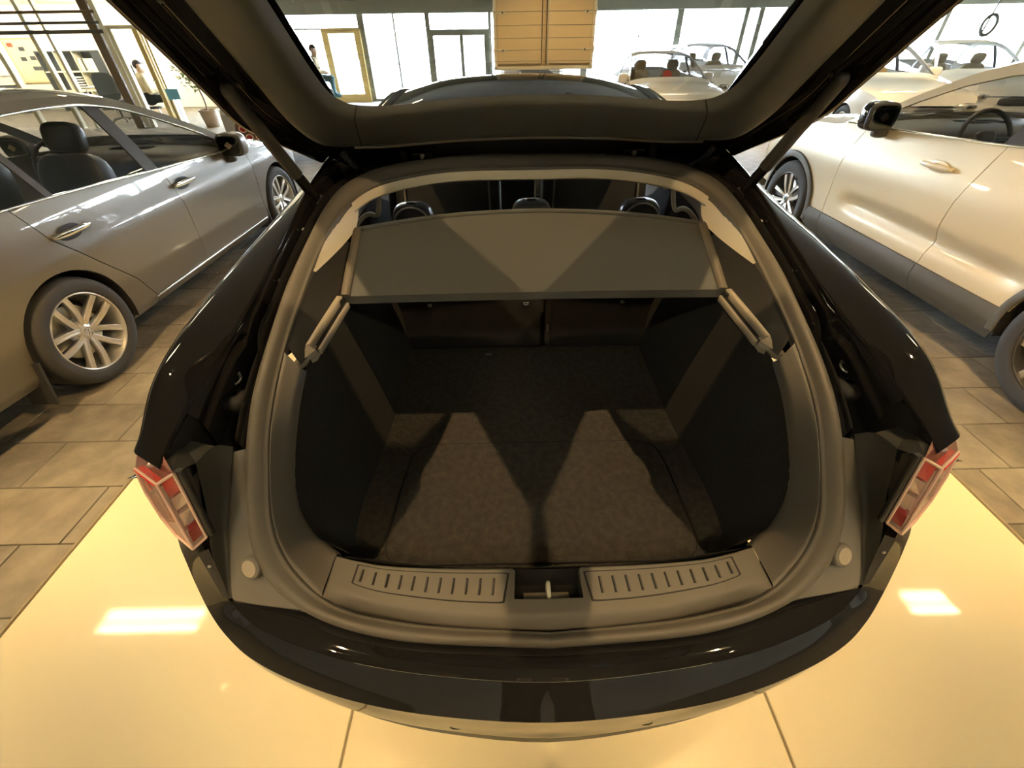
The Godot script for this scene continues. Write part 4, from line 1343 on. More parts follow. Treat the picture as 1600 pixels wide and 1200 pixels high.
func black_car_cabin(car: Node3D) -> void:
	# pale headlining edge across the top of the opening and the pillar covers
	var si := sym(pv(SEAL_IN), 5)
	var mid := si.size() / 2
	var strip := []
	for q in [[0.004, 0.0], [-0.01, 0.0], [-0.03, -0.003], [-0.036, -0.01], [-0.025, -0.09]]:
		var row := PackedVector3Array()
		for i in range(mid - 16, mid + 17):
			row.append(si[i] + Vector3(0, q[0], q[1]))
		strip.append(row)
	part("headliner_edge", grid(strip), M.beige_trim, car)
	part("headliner", loft([[[-0.56, 1.29, -1.64], [-0.3, 1.32, -1.66], [0, 1.33, -1.67], [0.3, 1.32, -1.66], [0.56, 1.29, -1.64]], [[-0.58, 1.36, -2.2], [-0.3, 1.41, -2.2], [0, 1.42, -2.2], [0.3, 1.41, -2.2], [0.58, 1.36, -2.2]], [[-0.58, 1.38, -3.0], [-0.3, 1.43, -3.05], [0, 1.44, -3.08], [0.3, 1.43, -3.05], [0.58, 1.38, -3.0]]], 4, 4), M.beige_trim, car)
	for s: float in [-1.0, 1.0]:
		part("pillar_cover", loft([side_pts([[0.63, 1.165, -1.155], [0.622, 1.2, -1.24], [0.612, 1.232, -1.335], [0.592, 1.258, -1.42], [0.565, 1.275, -1.475]], s), side_pts([[0.628, 1.163, -1.158], [0.617, 1.182, -1.255], [0.604, 1.2, -1.35], [0.588, 1.225, -1.435], [0.566, 1.262, -1.487]], s), side_pts([[0.626, 1.16, -1.161], [0.61, 1.163, -1.27], [0.597, 1.168, -1.38], [0.584, 1.185, -1.462], [0.572, 1.245, -1.5]], s)], 4, 4), M.beige_trim, car)
		part("door_pillar_trim", loft([side_pts([[0.57, 1.25, -1.5], [0.57, 1.26, -1.6], [0.56, 1.265, -1.72]], s), side_pts([[0.6, 1.17, -1.5], [0.6, 1.2, -1.62], [0.575, 1.235, -1.76]], s), side_pts([[0.63, 1.12, -1.52], [0.63, 1.16, -1.65], [0.58, 1.21, -1.79]], s)], 4, 3), M.rail_plastic, car)
		part("door_frame_trim", tube(smooth_line(pv([[0.70 * s, 1.07, -1.72], [0.655 * s, 1.12, -1.75], [0.62 * s, 1.137, -1.75], [0.596 * s, 1.13, -1.75], [0.582 * s, 1.15, -1.75], [0.572 * s, 1.185, -1.75], [0.566 * s, 1.22, -1.75]]), 3), 0.009, 6), M.beige_trim, car)
		part("belt_guide", pillow(0.03, 0.06, 0.03, 0.7, 6), M.beige_trim, car, at(0.54 * s, 1.235, -1.76))
		# front seats
		var seat := part("front_seat", pillow(0.56, 0.92, 0.2, 0.45, 14), M.seat_black, car, Transform3D(Basis.from_euler(Vector3(-0.16, 0, 0)), Vector3(0.385 * s, 0.86, -2.42)))
		part("seat_cushion", pillow(0.54, 0.2, 0.55, 0.5, 10), M.seat_black, seat, at(0, -0.35, -0.25))
		var pip := []
		for i in 11:
			var a := PI * i / 10.0
			pip.append([cos(a) * 0.225, 0.2 + sin(a) * 0.22 if i > 0 and i < 10 else -0.3, 0.098])
		part("seat_piping", tube(smooth_line(pv(pip), 3), 0.006, 6), M.grey_plastic, seat)
		# rear head restraints
		var hr := part("rear_headrest", pillow(0.165, 0.2, 0.1, 0.6, 10), M.seat_black, car, at(0.452 * s, 1.075, -1.76))
		var arc := []
		for i in 9:
			var a := PI * i / 8.0
			arc.append([cos(a) * 0.072, sin(a) * 0.07 + 0.022, 0.04])
		part("headrest_piping", tube(smooth_line(pv(arc), 3), 0.0035, 6), M.rail_plastic, hr)
	part("rear_headrest", pillow(0.16, 0.16, 0.1, 0.6, 10), M.seat_black, car, at(0.02, 1.1, -1.76))
	# dashboard with its large upright screen
	part("dashboard", loft([[[-0.75, 0.8, -3.16], [0, 0.8, -3.2], [0.75, 0.8, -3.16]], [[-0.75, 0.84, -3.3], [0, 0.85, -3.34], [0.75, 0.84, -3.3]], [[-0.75, 0.9, -3.7], [0, 0.92, -3.8], [0.75, 0.9, -3.7]]], 4, 3), M.seat_black, car)
	part("dashboard_front", box(1.5, 0.45, 0.06, 0.02), M.seat_black, car, at(0, 0.58, -3.19))
	var scr := part("centre_screen", box(0.235, 0.4, 0.02, 0.006), M.deep_black, car, Transform3D(Basis.from_euler(Vector3(-0.2, 0, 0)), Vector3(-0.006, 0.87, -3.1)))
	for s: float in [-1.0, 1.0]:
		part("screen_bezel", box(0.01, 0.4, 0.024, 0.002), M.beige_trim, scr, at(0.122 * s, 0, 0))
		part("console_wing", facets([[Vector3(0.13 * s, 0.1, 0), Vector3(0.19 * s, 0.12, 0), Vector3(0.13 * s, 0.0, 0.01)]], Vector3(0.15 * s, 0.05, -0.1)), M.rail_plastic, scr)
	part("cabin_floor", box(1.5, 0.04, 3.0, 0.01), M.carpet_wall, car, at(0, 0.33, -3.2))

func black_car_shell(car: Node3D) -> void:
	# glass roof seen through the rear window
	part("roof", loft([[[-0.57, 1.36, -1.72], [-0.35, 1.388, -1.73], [0, 1.4, -1.735], [0.35, 1.388, -1.73], [0.57, 1.36, -1.72]], [[-0.6, 1.43, -2.1], [-0.35, 1.475, -2.1], [0, 1.49, -2.1], [0.35, 1.475, -2.1], [0.6, 1.43, -2.1]], [[-0.6, 1.465, -2.6], [-0.35, 1.515, -2.6], [0, 1.53, -2.6], [0.35, 1.515, -2.6], [0.6, 1.465, -2.6]], [[-0.6, 1.43, -3.0], [-0.35, 1.485, -3.02], [0, 1.505, -3.04], [0.35, 1.485, -3.02], [0.6, 1.43, -3.0]]], 5, 5), M.black_paint, car)
	part("windscreen", loft([[[-0.6, 1.43, -3.0], [0, 1.505, -3.04], [0.6, 1.43, -3.0]], [[-0.68, 1.2, -3.5], [0, 1.28, -3.62], [0.68, 1.2, -3.5]], [[-0.75, 0.98, -3.9], [0, 1.02, -4.1], [0.75, 0.98, -3.9]]], 5, 4), M.car_glass, car)
	part("bonnet", loft([[[-0.78, 0.97, -3.88], [0, 1.01, -4.08], [0.78, 0.97, -3.88]], [[-0.8, 0.9, -4.35], [0, 0.96, -4.45], [0.8, 0.9, -4.35]], [[-0.72, 0.72, -4.75], [0, 0.76, -4.88], [0.72, 0.72, -4.75]], [[-0.7, 0.4, -4.8], [0, 0.4, -4.95], [0.7, 0.4, -4.8]]], 5, 4), M.black_paint, car)
	for s: float in [-1.0, 1.0]:
		var roof := [[0.57, 1.36, -1.72], [0.6, 1.43, -2.1], [0.6, 1.465, -2.6], [0.6, 1.43, -3.0]]
		part("roof_rail", sweep(smooth_line(side_pts(roof, s), 5), p2([[-0.02, -0.02], [0.02, -0.02], [0.02, 0.012], [-0.02, 0.012]])), M.black_paint, car)
		part("side_window", loft([side_pts([[0.6, 1.35, -1.75], [0.615, 1.41, -2.1], [0.615, 1.45, -2.6], [0.62, 1.41, -3.0], [0.74, 1.08, -3.7]], s), side_pts([[0.86, 1.13, -1.45], [0.87, 1.11, -2.1], [0.87, 1.09, -2.6], [0.87, 1.06, -3.0], [0.84, 1.0, -3.75]], s)], 5, 2), M.car_glass, car)
		part("quarter_pillar", loft([side_pts([[0.68, 1.375, -1.72], [0.6, 1.35, -1.78]], s), side_pts([[0.715, 1.263, -1.282], [0.86, 1.13, -1.5]], s)], 4, 3), M.black_paint, car)
		part("window_chrome", tube(smooth_line(side_pts([[0.885, 1.118, -1.45], [0.885, 1.108, -2.1], [0.885, 1.088, -2.6], [0.88, 1.06, -3.0], [0.85, 1.0, -3.7]], s), 4), 0.008, 6), M.chrome, car)
		part("side_panel", loft([side_pts([[0.885, 1.1, -1.85], [0.885, 1.09, -2.6], [0.88, 1.05, -3.2], [0.85, 0.98, -3.9], [0.8, 0.88, -4.4], [0.7, 0.72, -4.76]], s), side_pts([[0.915, 0.85, -1.9], [0.91, 0.85, -2.6], [0.91, 0.83, -3.2], [0.9, 0.8, -3.9], [0.86, 0.74, -4.4], [0.75, 0.6, -4.76]], s), side_pts([[0.91, 0.55, -1.95], [0.9, 0.5, -2.6], [0.9, 0.5, -3.2], [0.91, 0.55, -3.9], [0.88, 0.52, -4.4], [0.76, 0.45, -4.76]], s), side_pts([[0.86, 0.2, -2.0], [0.85, 0.2, -2.6], [0.85, 0.2, -3.2], [0.86, 0.3, -3.9], [0.82, 0.3, -4.4], [0.72, 0.25, -4.76]], s)], 4, 4), M.black_paint, car)
		part("rear_quarter", loft([side_pts([[0.918, 0.86, -0.9], [0.925, 0.87, -1.3], [0.92, 0.86, -1.92]], s), side_pts([[0.925, 0.72, -0.9], [0.93, 0.78, -1.35], [0.915, 0.7, -1.92]], s), side_pts([[0.92, 0.45, -0.9], [0.925, 0.74, -1.35], [0.9, 0.4, -1.92]], s)], 5, 3), M.black_paint, car)
		car_wheel(car, Vector3(0.82 * s, 0.3465, -1.36), s, 0.345, 0.245, "ten")
		car_wheel(car, Vector3(0.82 * s, 0.3465, -4.2), s, 0.345, 0.245, "ten")
	part("underbody", box(1.5, 0.1, 4.2, 0.02), M.deep_black, car, at(0, 0.25, -2.65))

# tailgate, opened; points are given as x, distance from the hinge, drop below the outer skin
const HINGE := Vector3(0, 1.368, -1.675)

func tg(x: float, u: float, d: float) -> Vector3:
	return HINGE + Vector3(x, 0, 0) + Vector3(0, 0.6247, 0.7809) * u + Vector3(0, -0.7809, 0.6247) * d

func tgs(a: Array, s := 1.0) -> PackedVector3Array:
	var r := PackedVector3Array()
	for e in a:
		r.append(tg(e[0] * s, e[1], e[2]))
	return r

func black_car_tailgate(car: Node3D) -> void:
	var inner := [[0, 0.287, 0.0], [0.2, 0.278, 0.0], [0.4, 0.252, 0.0], [0.505, 0.255, 0.0], [0.542, 0.277, 0.0], [0.562, 0.315, 0.0], [0.57, 0.4, 0.0], [0.57, 0.55, 0.0], [0.568, 0.8, 0.0], [0.56, 1.02, 0.0]]
	var bev := [[0, 0.268, 0.022], [0.2, 0.258, 0.022], [0.42, 0.232, 0.024], [0.52, 0.232, 0.028], [0.567, 0.26, 0.032], [0.588, 0.31, 0.036], [0.597, 0.4, 0.038], [0.594, 0.55, 0.038], [0.592, 0.8, 0.038], [0.585, 1.03, 0.038]]
	var mid := [[0, 0.2, 0.032], [0.22, 0.19, 0.032], [0.43, 0.17, 0.034], [0.53, 0.17, 0.037], [0.615, 0.2, 0.042], [0.645, 0.28, 0.044], [0.65, 0.4, 0.045], [0.65, 0.55, 0.045], [0.645, 0.8, 0.045], [0.64, 1.04, 0.045]]
	var outr := [[0, 0.135, 0.03], [0.24, 0.125, 0.03], [0.44, 0.1, 0.03], [0.545, 0.098, 0.032], [0.66, 0.12, 0.039], [0.7, 0.24, 0.045], [0.702, 0.4, 0.046], [0.702, 0.55, 0.046], [0.7, 0.8, 0.046], [0.69, 1.05, 0.046]]
	var down := [[0, 0.13, 0.016], [0.24, 0.12, 0.016], [0.44, 0.095, 0.016], [0.547, 0.093, 0.017], [0.663, 0.116, 0.02], [0.704, 0.24, 0.022], [0.706, 0.4, 0.022], [0.706, 0.55, 0.022], [0.704, 0.8, 0.022], [0.694, 1.055, 0.022]]
	var gate := Node3D.new()
	gate.name = "tailgate"
	car.add_child(gate, true)
	var rr := []
	for e in [inner, bev, mid, outr, down]:
		rr.append(sym(tgs(e), 6))
	# trim frame in three pieces with seams at the lower corners
	var nn: int = rr[0].size()
	var c0 := nn / 2 - 18
	var c1 := nn / 2 + 18
	var cuts := [[0, c0], [c0, c1], [c1, nn - 1]]
	for q in cuts:
		var sub := []
		for r in rr:
			sub.append(r.slice(q[0], q[1] + 1))
		part("inner_trim", loft(sub, 1, 3), M.hatch_trim, gate)
	for q in [c0, c1]:
		var seam := PackedVector3Array()
		for r in rr:
			seam.append(r[q] + Vector3(0, -0.0009, 0.0007))
		part("trim_seam", tube(smooth_line(seam, 3), 0.0016, 4), M.deep_black, gate)
	# painted frame beyond the trim
	for s: float in [-1.0, 1.0]:
		var prof := [[0.7, 0.024], [0.715, 0.022], [0.728, 0.03], [0.738, 0.048], [0.75, 0.05], [0.758, 0.036], [0.77, 0.034], [0.782, 0.06], [0.79, 0.088], [0.803, 0.096], [0.818, 0.08], [0.83, 0.03], [0.826, -0.015], [0.79, -0.03], [0.7, -0.036], [0.57, -0.03], [0.56, -0.012]]
		var rows := []
		for p in prof:
			var row := PackedVector3Array()
			for u: float in [0.0, 0.08, 0.2, 0.32, 0.45, 0.6, 0.8, 1.0, 1.1]:
				var k := 1.0
				var narrow := 0.0
				if u < 0.3:
					k = lerpf(0.35, 1.0, u / 0.3)
					narrow = (0.3 - u) * 0.28
				row.append(tg((p[0] - narrow * clampf((p[0] - 0.55) * 4.0, 0.0, 1.0)) * s, u, p[1] * k))
			rows.append(smooth_line(row, 4))
		part("side_frame", grid(rows), M.black_inner_paint, gate)
		for u: float in [0.42, 0.66]:
			part("frame_screw", pillow(0.012, 0.012, 0.012, 1.0, 6), M.dark_plastic, gate, Transform3D(Basis.IDENTITY, tg(0.744 * s, u, 0.052)))
		part("hinge_well", loft([side_pts([[0.3, 1.335, -1.67], [0.47, 1.32, -1.63], [0.6, 1.285, -1.54], [0.66, 1.235, -1.38]], s), side_pts([[0.36, 1.36, -1.78], [0.56, 1.34, -1.76], [0.67, 1.31, -1.63], [0.705, 1.265, -1.42]], s), side_pts([[0.4, 1.4, -1.86], [0.6, 1.38, -1.86], [0.72, 1.34, -1.7], [0.73, 1.28, -1.44]], s)], 4, 3), M.deep_black, car)
		# hinge arm, bolts, cable sleeves
		part("hinge_arm", tube(smooth_line(tgs([[0.42, 0.06, 0.02], [0.43, -0.01, 0.045], [0.44, -0.05, 0.06], [0.44, -0.09, 0.03]], s), 3), 0.014, 8), M.black_inner_paint, gate)
		var hb := part("hinge_bolt", lathe([[0.0, 0.012], [0.004, 0.012], [0.0055, 0.009], [0.0055, 0.005], [0.009, 0.004], [0.009, 0.0]], 12), M.grey_plastic, gate, Transform3D(Basis(Vector3(1, 0, 0), 2.2), tg(0.362 * s, 0.03, 0.03)))
		part("bolt_plate", box(0.07, 0.004, 0.02, 0.001), M.black_inner_paint, hb)
		var slv := smooth_line(tgs([[0.455, 0.0, 0.05], [0.5, -0.02, 0.06], [0.555, -0.02, 0.062], [0.6, 0.01, 0.05], [0.625, 0.05, 0.03]], s), 6)
		var sl := MB.new()
		sl.add(tube(slv, 0.009, 8), Transform3D.IDENTITY)
		for i in range(0, slv.size(), 1):
			var p0 := slv[maxi(i - 1, 0)]
			var p1 := slv[mini(i + 1, slv.size() - 1)]
			sl.add(sweep(PackedVector3Array([slv[i] - (p1 - p0).normalized() * 0.002, slv[i] + (p1 - p0).normalized() * 0.002]), ring2(0.0115, 8), false, Vector3(0.13, 1, 0.21).normalized()), Transform3D.IDENTITY)
		part("cable_sleeve", sl.done(), M.dark_plastic, gate)
		# lifting strut from the gutter to the gate
		var lo := Vector3(0.684 * s, 1.262, -1.46)
		var up := tg(0.762 * s, 0.43, 0.072)
		var strut := part("lift_strut", rod(lo, up, 0.0165, 14), M.black_inner_paint, gate)
		part("strut_rod", rod(lo.lerp(up, 0.3), up, 0.0185, 14), M.dark_plastic, strut)
		part("strut_foot", pillow(0.05, 0.05, 0.05, 0.8, 8), M.dark_plastic, strut, Transform3D(Basis.IDENTITY, lo))
		part("strut_head", pillow(0.034, 0.034, 0.034, 0.8, 8), M.dark_plastic, strut, Transform3D(Basis.IDENTITY, up))
	# black painted band between trim and hinge
	var h0 := [[0, 0.14, 0.02], [0.3, 0.125, 0.02], [0.5, 0.105, 0.02], [0.62, 0.11, 0.02], [0.69, 0.15, 0.02]]
	var h1 := [[0, 0.07, 0.004], [0.3, 0.06, 0.004], [0.5, 0.04, 0.006], [0.62, 0.04, 0.008], [0.7, 0.07, 0.01]]
	var h2 := [[0, 0.01, 0.012], [0.3, 0.0, 0.012], [0.5, -0.02, 0.014], [0.6, -0.02, 0.016], [0.68, 0.0, 0.016]]
	var h3 := [[0, -0.03, 0.035], [0.3, -0.04, 0.035], [0.5, -0.06, 0.035], [0.58, -0.06, 0.035], [0.63, -0.04, 0.035]]
	var hb := []
	for e in [h0, h1, h2, h3]:
		hb.append(sym(tgs(e), 5))
	part("hinge_panel", loft(hb, 1, 4), M.black_inner_paint, gate)
	part("trim_lip", tube(sym(tgs([[0, 0.128, 0.03], [0.24, 0.118, 0.03], [0.44, 0.093, 0.03], [0.57, 0.093, 0.032]]), 4), 0.005, 6), M.trim_plastic, gate)
	# glass with heating lines
	var gl := []
	for u: float in [0.24, 0.5, 0.8, 1.03]:
		gl.append(both_sides(tgs([[0, u, -0.014], [0.3, u, -0.012], [0.575, u, -0.006]])))
	part("rear_glass", loft(gl, 3, 3), M.hatch_glass, gate)
	for k in 17:
		var u := 0.36 + 0.037 * k
		part("heating_line", tube(both_sides(tgs([[0, u, -0.0125], [0.3, u, -0.0105], [0.555, u, -0.005]])), 0.0005, 4), M.frame_dark, gate)
	# tail panel folding back from the end of the gate, under the glass edge
	var t0 := [[0, 1.02, 0.03], [0.4, 1.02, 0.034], [0.62, 1.03, 0.045], [0.78, 1.06, 0.05]]
	var t1 := [[0, 1.13, 0.05], [0.4, 1.13, 0.05], [0.62, 1.13, 0.055], [0.76, 1.12, 0.06]]
	var t2 := [[0, 1.2, 0.14], [0.4, 1.2, 0.14], [0.62, 1.19, 0.14], [0.79, 1.16, 0.13]]
	var t3 := [[0, 1.28, 0.36], [0.3, 1.28, 0.36], [0.56, 1.26, 0.35], [0.71, 1.24, 0.33]]
	var tt := []
	for e in [t0, t1, t2, t3]:
		tt.append(sym(tgs(e), 4))
	part("tail_trim", loft(tt, 1, 3), M.hatch_trim, gate)
	var s0 := [[0, 1.0, -0.03], [0.4, 1.0, -0.03], [0.65, 1.02, -0.03], [0.84, 1.06, -0.02]]
	var s1 := [[0, 1.2, -0.02], [0.4, 1.2, -0.02], [0.68, 1.19, -0.015], [0.85, 1.15, 0.0]]
	var s2 := [[0, 1.27, 0.12], [0.4, 1.27, 0.12], [0.66, 1.25, 0.12], [0.83, 1.2, 0.12]]
	var s3 := [[0, 1.31, 0.37], [0.35, 1.31, 0.37], [0.6, 1.29, 0.36], [0.75, 1.27, 0.34]]
	var ss := []
	for e in [s0, s1, s2, s3]:
		ss.append(sym(tgs(e), 4))
	part("tail_skin", loft(ss, 1, 3), M.black_paint, gate)

# ---------------------------------------------------------------- wheels
var wheel_cache := {}

func spoke_mesh(r0: float, r1: float, w0: float, w1: float, off0: float, off1: float, x0: float, x1: float, th: float) -> ArrayMesh:
	var rows := []
	for i in 6:
		var k := i / 5.0
		var r := lerpf(r0, r1, k)
		var w := lerpf(w0, w1, k)
		var o := lerpf(off0, off1, k) + sin(k * PI) * (off1 - off0) * 0.25
		var x := lerpf(x0, x1, k) + sin(k * PI) * 0.006
		var row := PackedVector3Array()
		for q in [[-1.0, -1.0], [-1.0, -0.1], [-0.75, 0.0], [-0.2, -0.12], [0.2, -0.12], [0.75, 0.0], [1.0, -0.1], [1.0, -1.0]]:
			row.append(Vector3(x + th * q[1], r, o + w * q[0]))
		rows.append(row)
	return grid(rows, false, true)

func car_wheel(parent: Node, p: Vector3, side: float, R: float, rim: float, style: String) -> void:
	var w := Node3D.new()
	w.name = "wheel"
	parent.add_child(w, true)
	w.transform = Transform3D(Basis.IDENTITY if side > 0 else Basis(Vector3.UP, PI), p)
	var hw := 0.11
	var key := "%s%.3f" % [style, R]
	if not wheel_cache.has(key):
		var d := {}
		d.tyre = lathe_x([[-hw * 0.85, rim - 0.012], [-hw * 0.97, rim + 0.012], [-hw, rim + (R - rim) * 0.45], [-hw * 0.95, R - 0.02], [-hw * 0.8, R - 0.006], [-hw * 0.5, R], [-hw * 0.47, R - 0.008], [-hw * 0.4, R - 0.008], [-hw * 0.37, R], [-hw * 0.06, R], [-hw * 0.03, R - 0.008], [hw * 0.03, R - 0.008], [hw * 0.06, R], [hw * 0.37, R], [hw * 0.4, R - 0.008], [hw * 0.47, R - 0.008], [hw * 0.5, R], [hw * 0.8, R - 0.006], [hw * 0.95, R - 0.02], [hw * 1.02, rim + (R - rim) * 0.55], [hw * 1.0, rim + (R - rim) * 0.42], [hw, rim + 0.018], [hw * 0.96, rim + 0.008], [hw * 0.85, rim - 0.004]], 56)
		d.barrel = lathe_x([[hw * 0.84, rim + 0.002], [hw * 0.93, rim + 0.004], [hw * 0.97, rim - 0.002], [hw * 0.92, rim - 0.008], [hw * 0.6, rim - 0.016], [hw * 0.2, rim - 0.03], [-hw * 0.8, rim - 0.03]], 56)
		d.disc = lathe_x([[-0.02, 0.0], [0.012, 0.0], [0.014, 0.07], [0.014, 0.075], [0.008, 0.08], [0.008, rim - 0.075], [-0.008, rim - 0.07], [-0.02, 0.07]], 32)
		d.back = lathe_x([[-0.05, 0.0], [-0.05, rim - 0.03], [-0.07, rim - 0.03]], 32)
		d.hub = lathe_x([[0.075, 0.0], [0.075, 0.03], [0.072, 0.036], [0.06, 0.075], [0.03, 0.08]], 28)
		d.cap = lathe_x([[0.081, 0.0], [0.081, 0.027], [0.078, 0.031], [0.07, 0.032]], 28)
		d.bolt = lathe_x([[0.066, 0.0], [0.066, 0.008], [0.05, 0.009]], 8)
		d.spokes = []
		if style == "silver_pairs":
			for s: float in [-1.0, 1.0]:
				d.spokes.append(spoke_mesh(0.03, rim - 0.004, 0.017, 0.019, 0.02 * s, 0.05 * s, 0.07, 0.092, 0.03))
		elif style == "dark_pairs":
			for s: float in [-1.0, 1.0]:
				d.spokes.append(spoke_mesh(0.03, rim - 0.004, 0.013, 0.021, 0.016 * s, 0.052 * s, 0.068, 0.09, 0.026))
		else:
			d.spokes.append(spoke_mesh(0.03, rim - 0.004, 0.016, 0.02, 0.0, 0.0, 0.07, 0.09, 0.025))
		wheel_cache[key] = d
	var c: Dictionary = wheel_cache[key]
	part("tyre", c.tyre, M.tyre, w)
	part("rim", c.barrel, M.alloy if style != "dark_pairs" else M.dark_alloy, w)
	part("brake_disc", c.disc, M.steel, w)
	part("wheel_back", c.back, M.deep_black, w)
	part("hub", c.hub, M.alloy, w)
	part("hub_cap", c.cap, M.alloy if style == "silver_pairs" else M.dark_alloy, w)
	var n := 10 if style == "ten" else 5
	for i in n:
		var a := TAU * (i + 0.22) / n
		var b := Basis(Vector3.RIGHT, a)
		for m in c.spokes:
			part("spoke", m, M.alloy, w, Transform3D(b, Vector3.ZERO))
		if style == "dark_pairs":
			part("spoke_pocket", spoke_mesh(0.05, rim - 0.004, 0.004, 0.034, 0.0, 0.0, 0.055, 0.075, 0.02), M.dark_alloy, w, Transform3D(b, Vector3.ZERO))
		part("wheel_bolt", c.bolt, M.steel, w, Transform3D(b, b * Vector3(0.0, 0.055, 0.0)))
	if style == "silver_pairs":
		# ring badge with two stacked letters, as cut strokes
		var ring := PackedVector3Array()
		for i in 24:
			ring.append(Vector3(0.0815, cos(TAU * i / 24.0) * 0.0265, sin(TAU * i / 24.0) * 0.0265))
		part("badge_ring", tube(ring, 0.002, 6, true), M.chrome, w)
		var bd := MB.new()
		for l in [[[-0.010, 0.022], [0.0, 0.003], [0.010, 0.022]], [[-0.0215, 0.011], [-0.010, -0.021], [0.0, 0.0], [0.010, -0.021], [0.0215, 0.011]]]:
			for i in l.size() - 1:
				bd.add(rod(Vector3(0.0815, l[i][1], -l[i][0]), Vector3(0.0815, l[i + 1][1], -l[i + 1][0]), 0.0019, 6), Transform3D.IDENTITY)
		part("badge", bd.done(), M.chrome, w)

# ---------------------------------------------------------------- whole cars
# local axes: front towards -z, origin on the ground under the middle; z values in the tables run upwards
class CarSpec:
	var prof := []       # height -> half width of the lower body
	var plan := []       # z -> factor on the width
	var belt := []       # z -> height of the window line
	var edge := []       # z -> height of the outline seen from the side
	var crown := []      # z -> how much the middle of the top lies above that outline
	var zf := -2.0
	var zr := 2.0
	var sill := 0.2
	var cab0 := -1.2     # front and rear end of the window line
	var cab1 := 1.2
	var tumble := 0.42
	var tum_curve := 0.25
	var win := []        # upper line of the side windows from front to rear
	var bars := []       # pillars that cross the windows: [z at belt 0, z at belt 1, slant]
	var arches := []     # [z, y, r]
	var cuts := []       # [name, polygon]
	var tops := []       # [name, z0, z1, material]
	var dent := []       # [z0, z1, h, depth, half height]

func half_width(c: CarSpec, z: float, h: float) -> float:
	var k := spl(c.plan, z)
	var hb := spl(c.belt, z)
	var x: float
	if h <= hb:
		x = spl(c.prof, h)
	else:
		var d := h - hb
		x = spl(c.prof, hb) - c.tumble * d - c.tum_curve * d * d
	for q in c.dent:
		var a := smoothstep(q[0], q[0] + 0.25, z) * (1.0 - smoothstep(q[1] - 0.25, q[1], z))
		var e: float = (h - q[2]) / q[4]
		x -= q[3] * a * exp(-e * e)
	return x * k

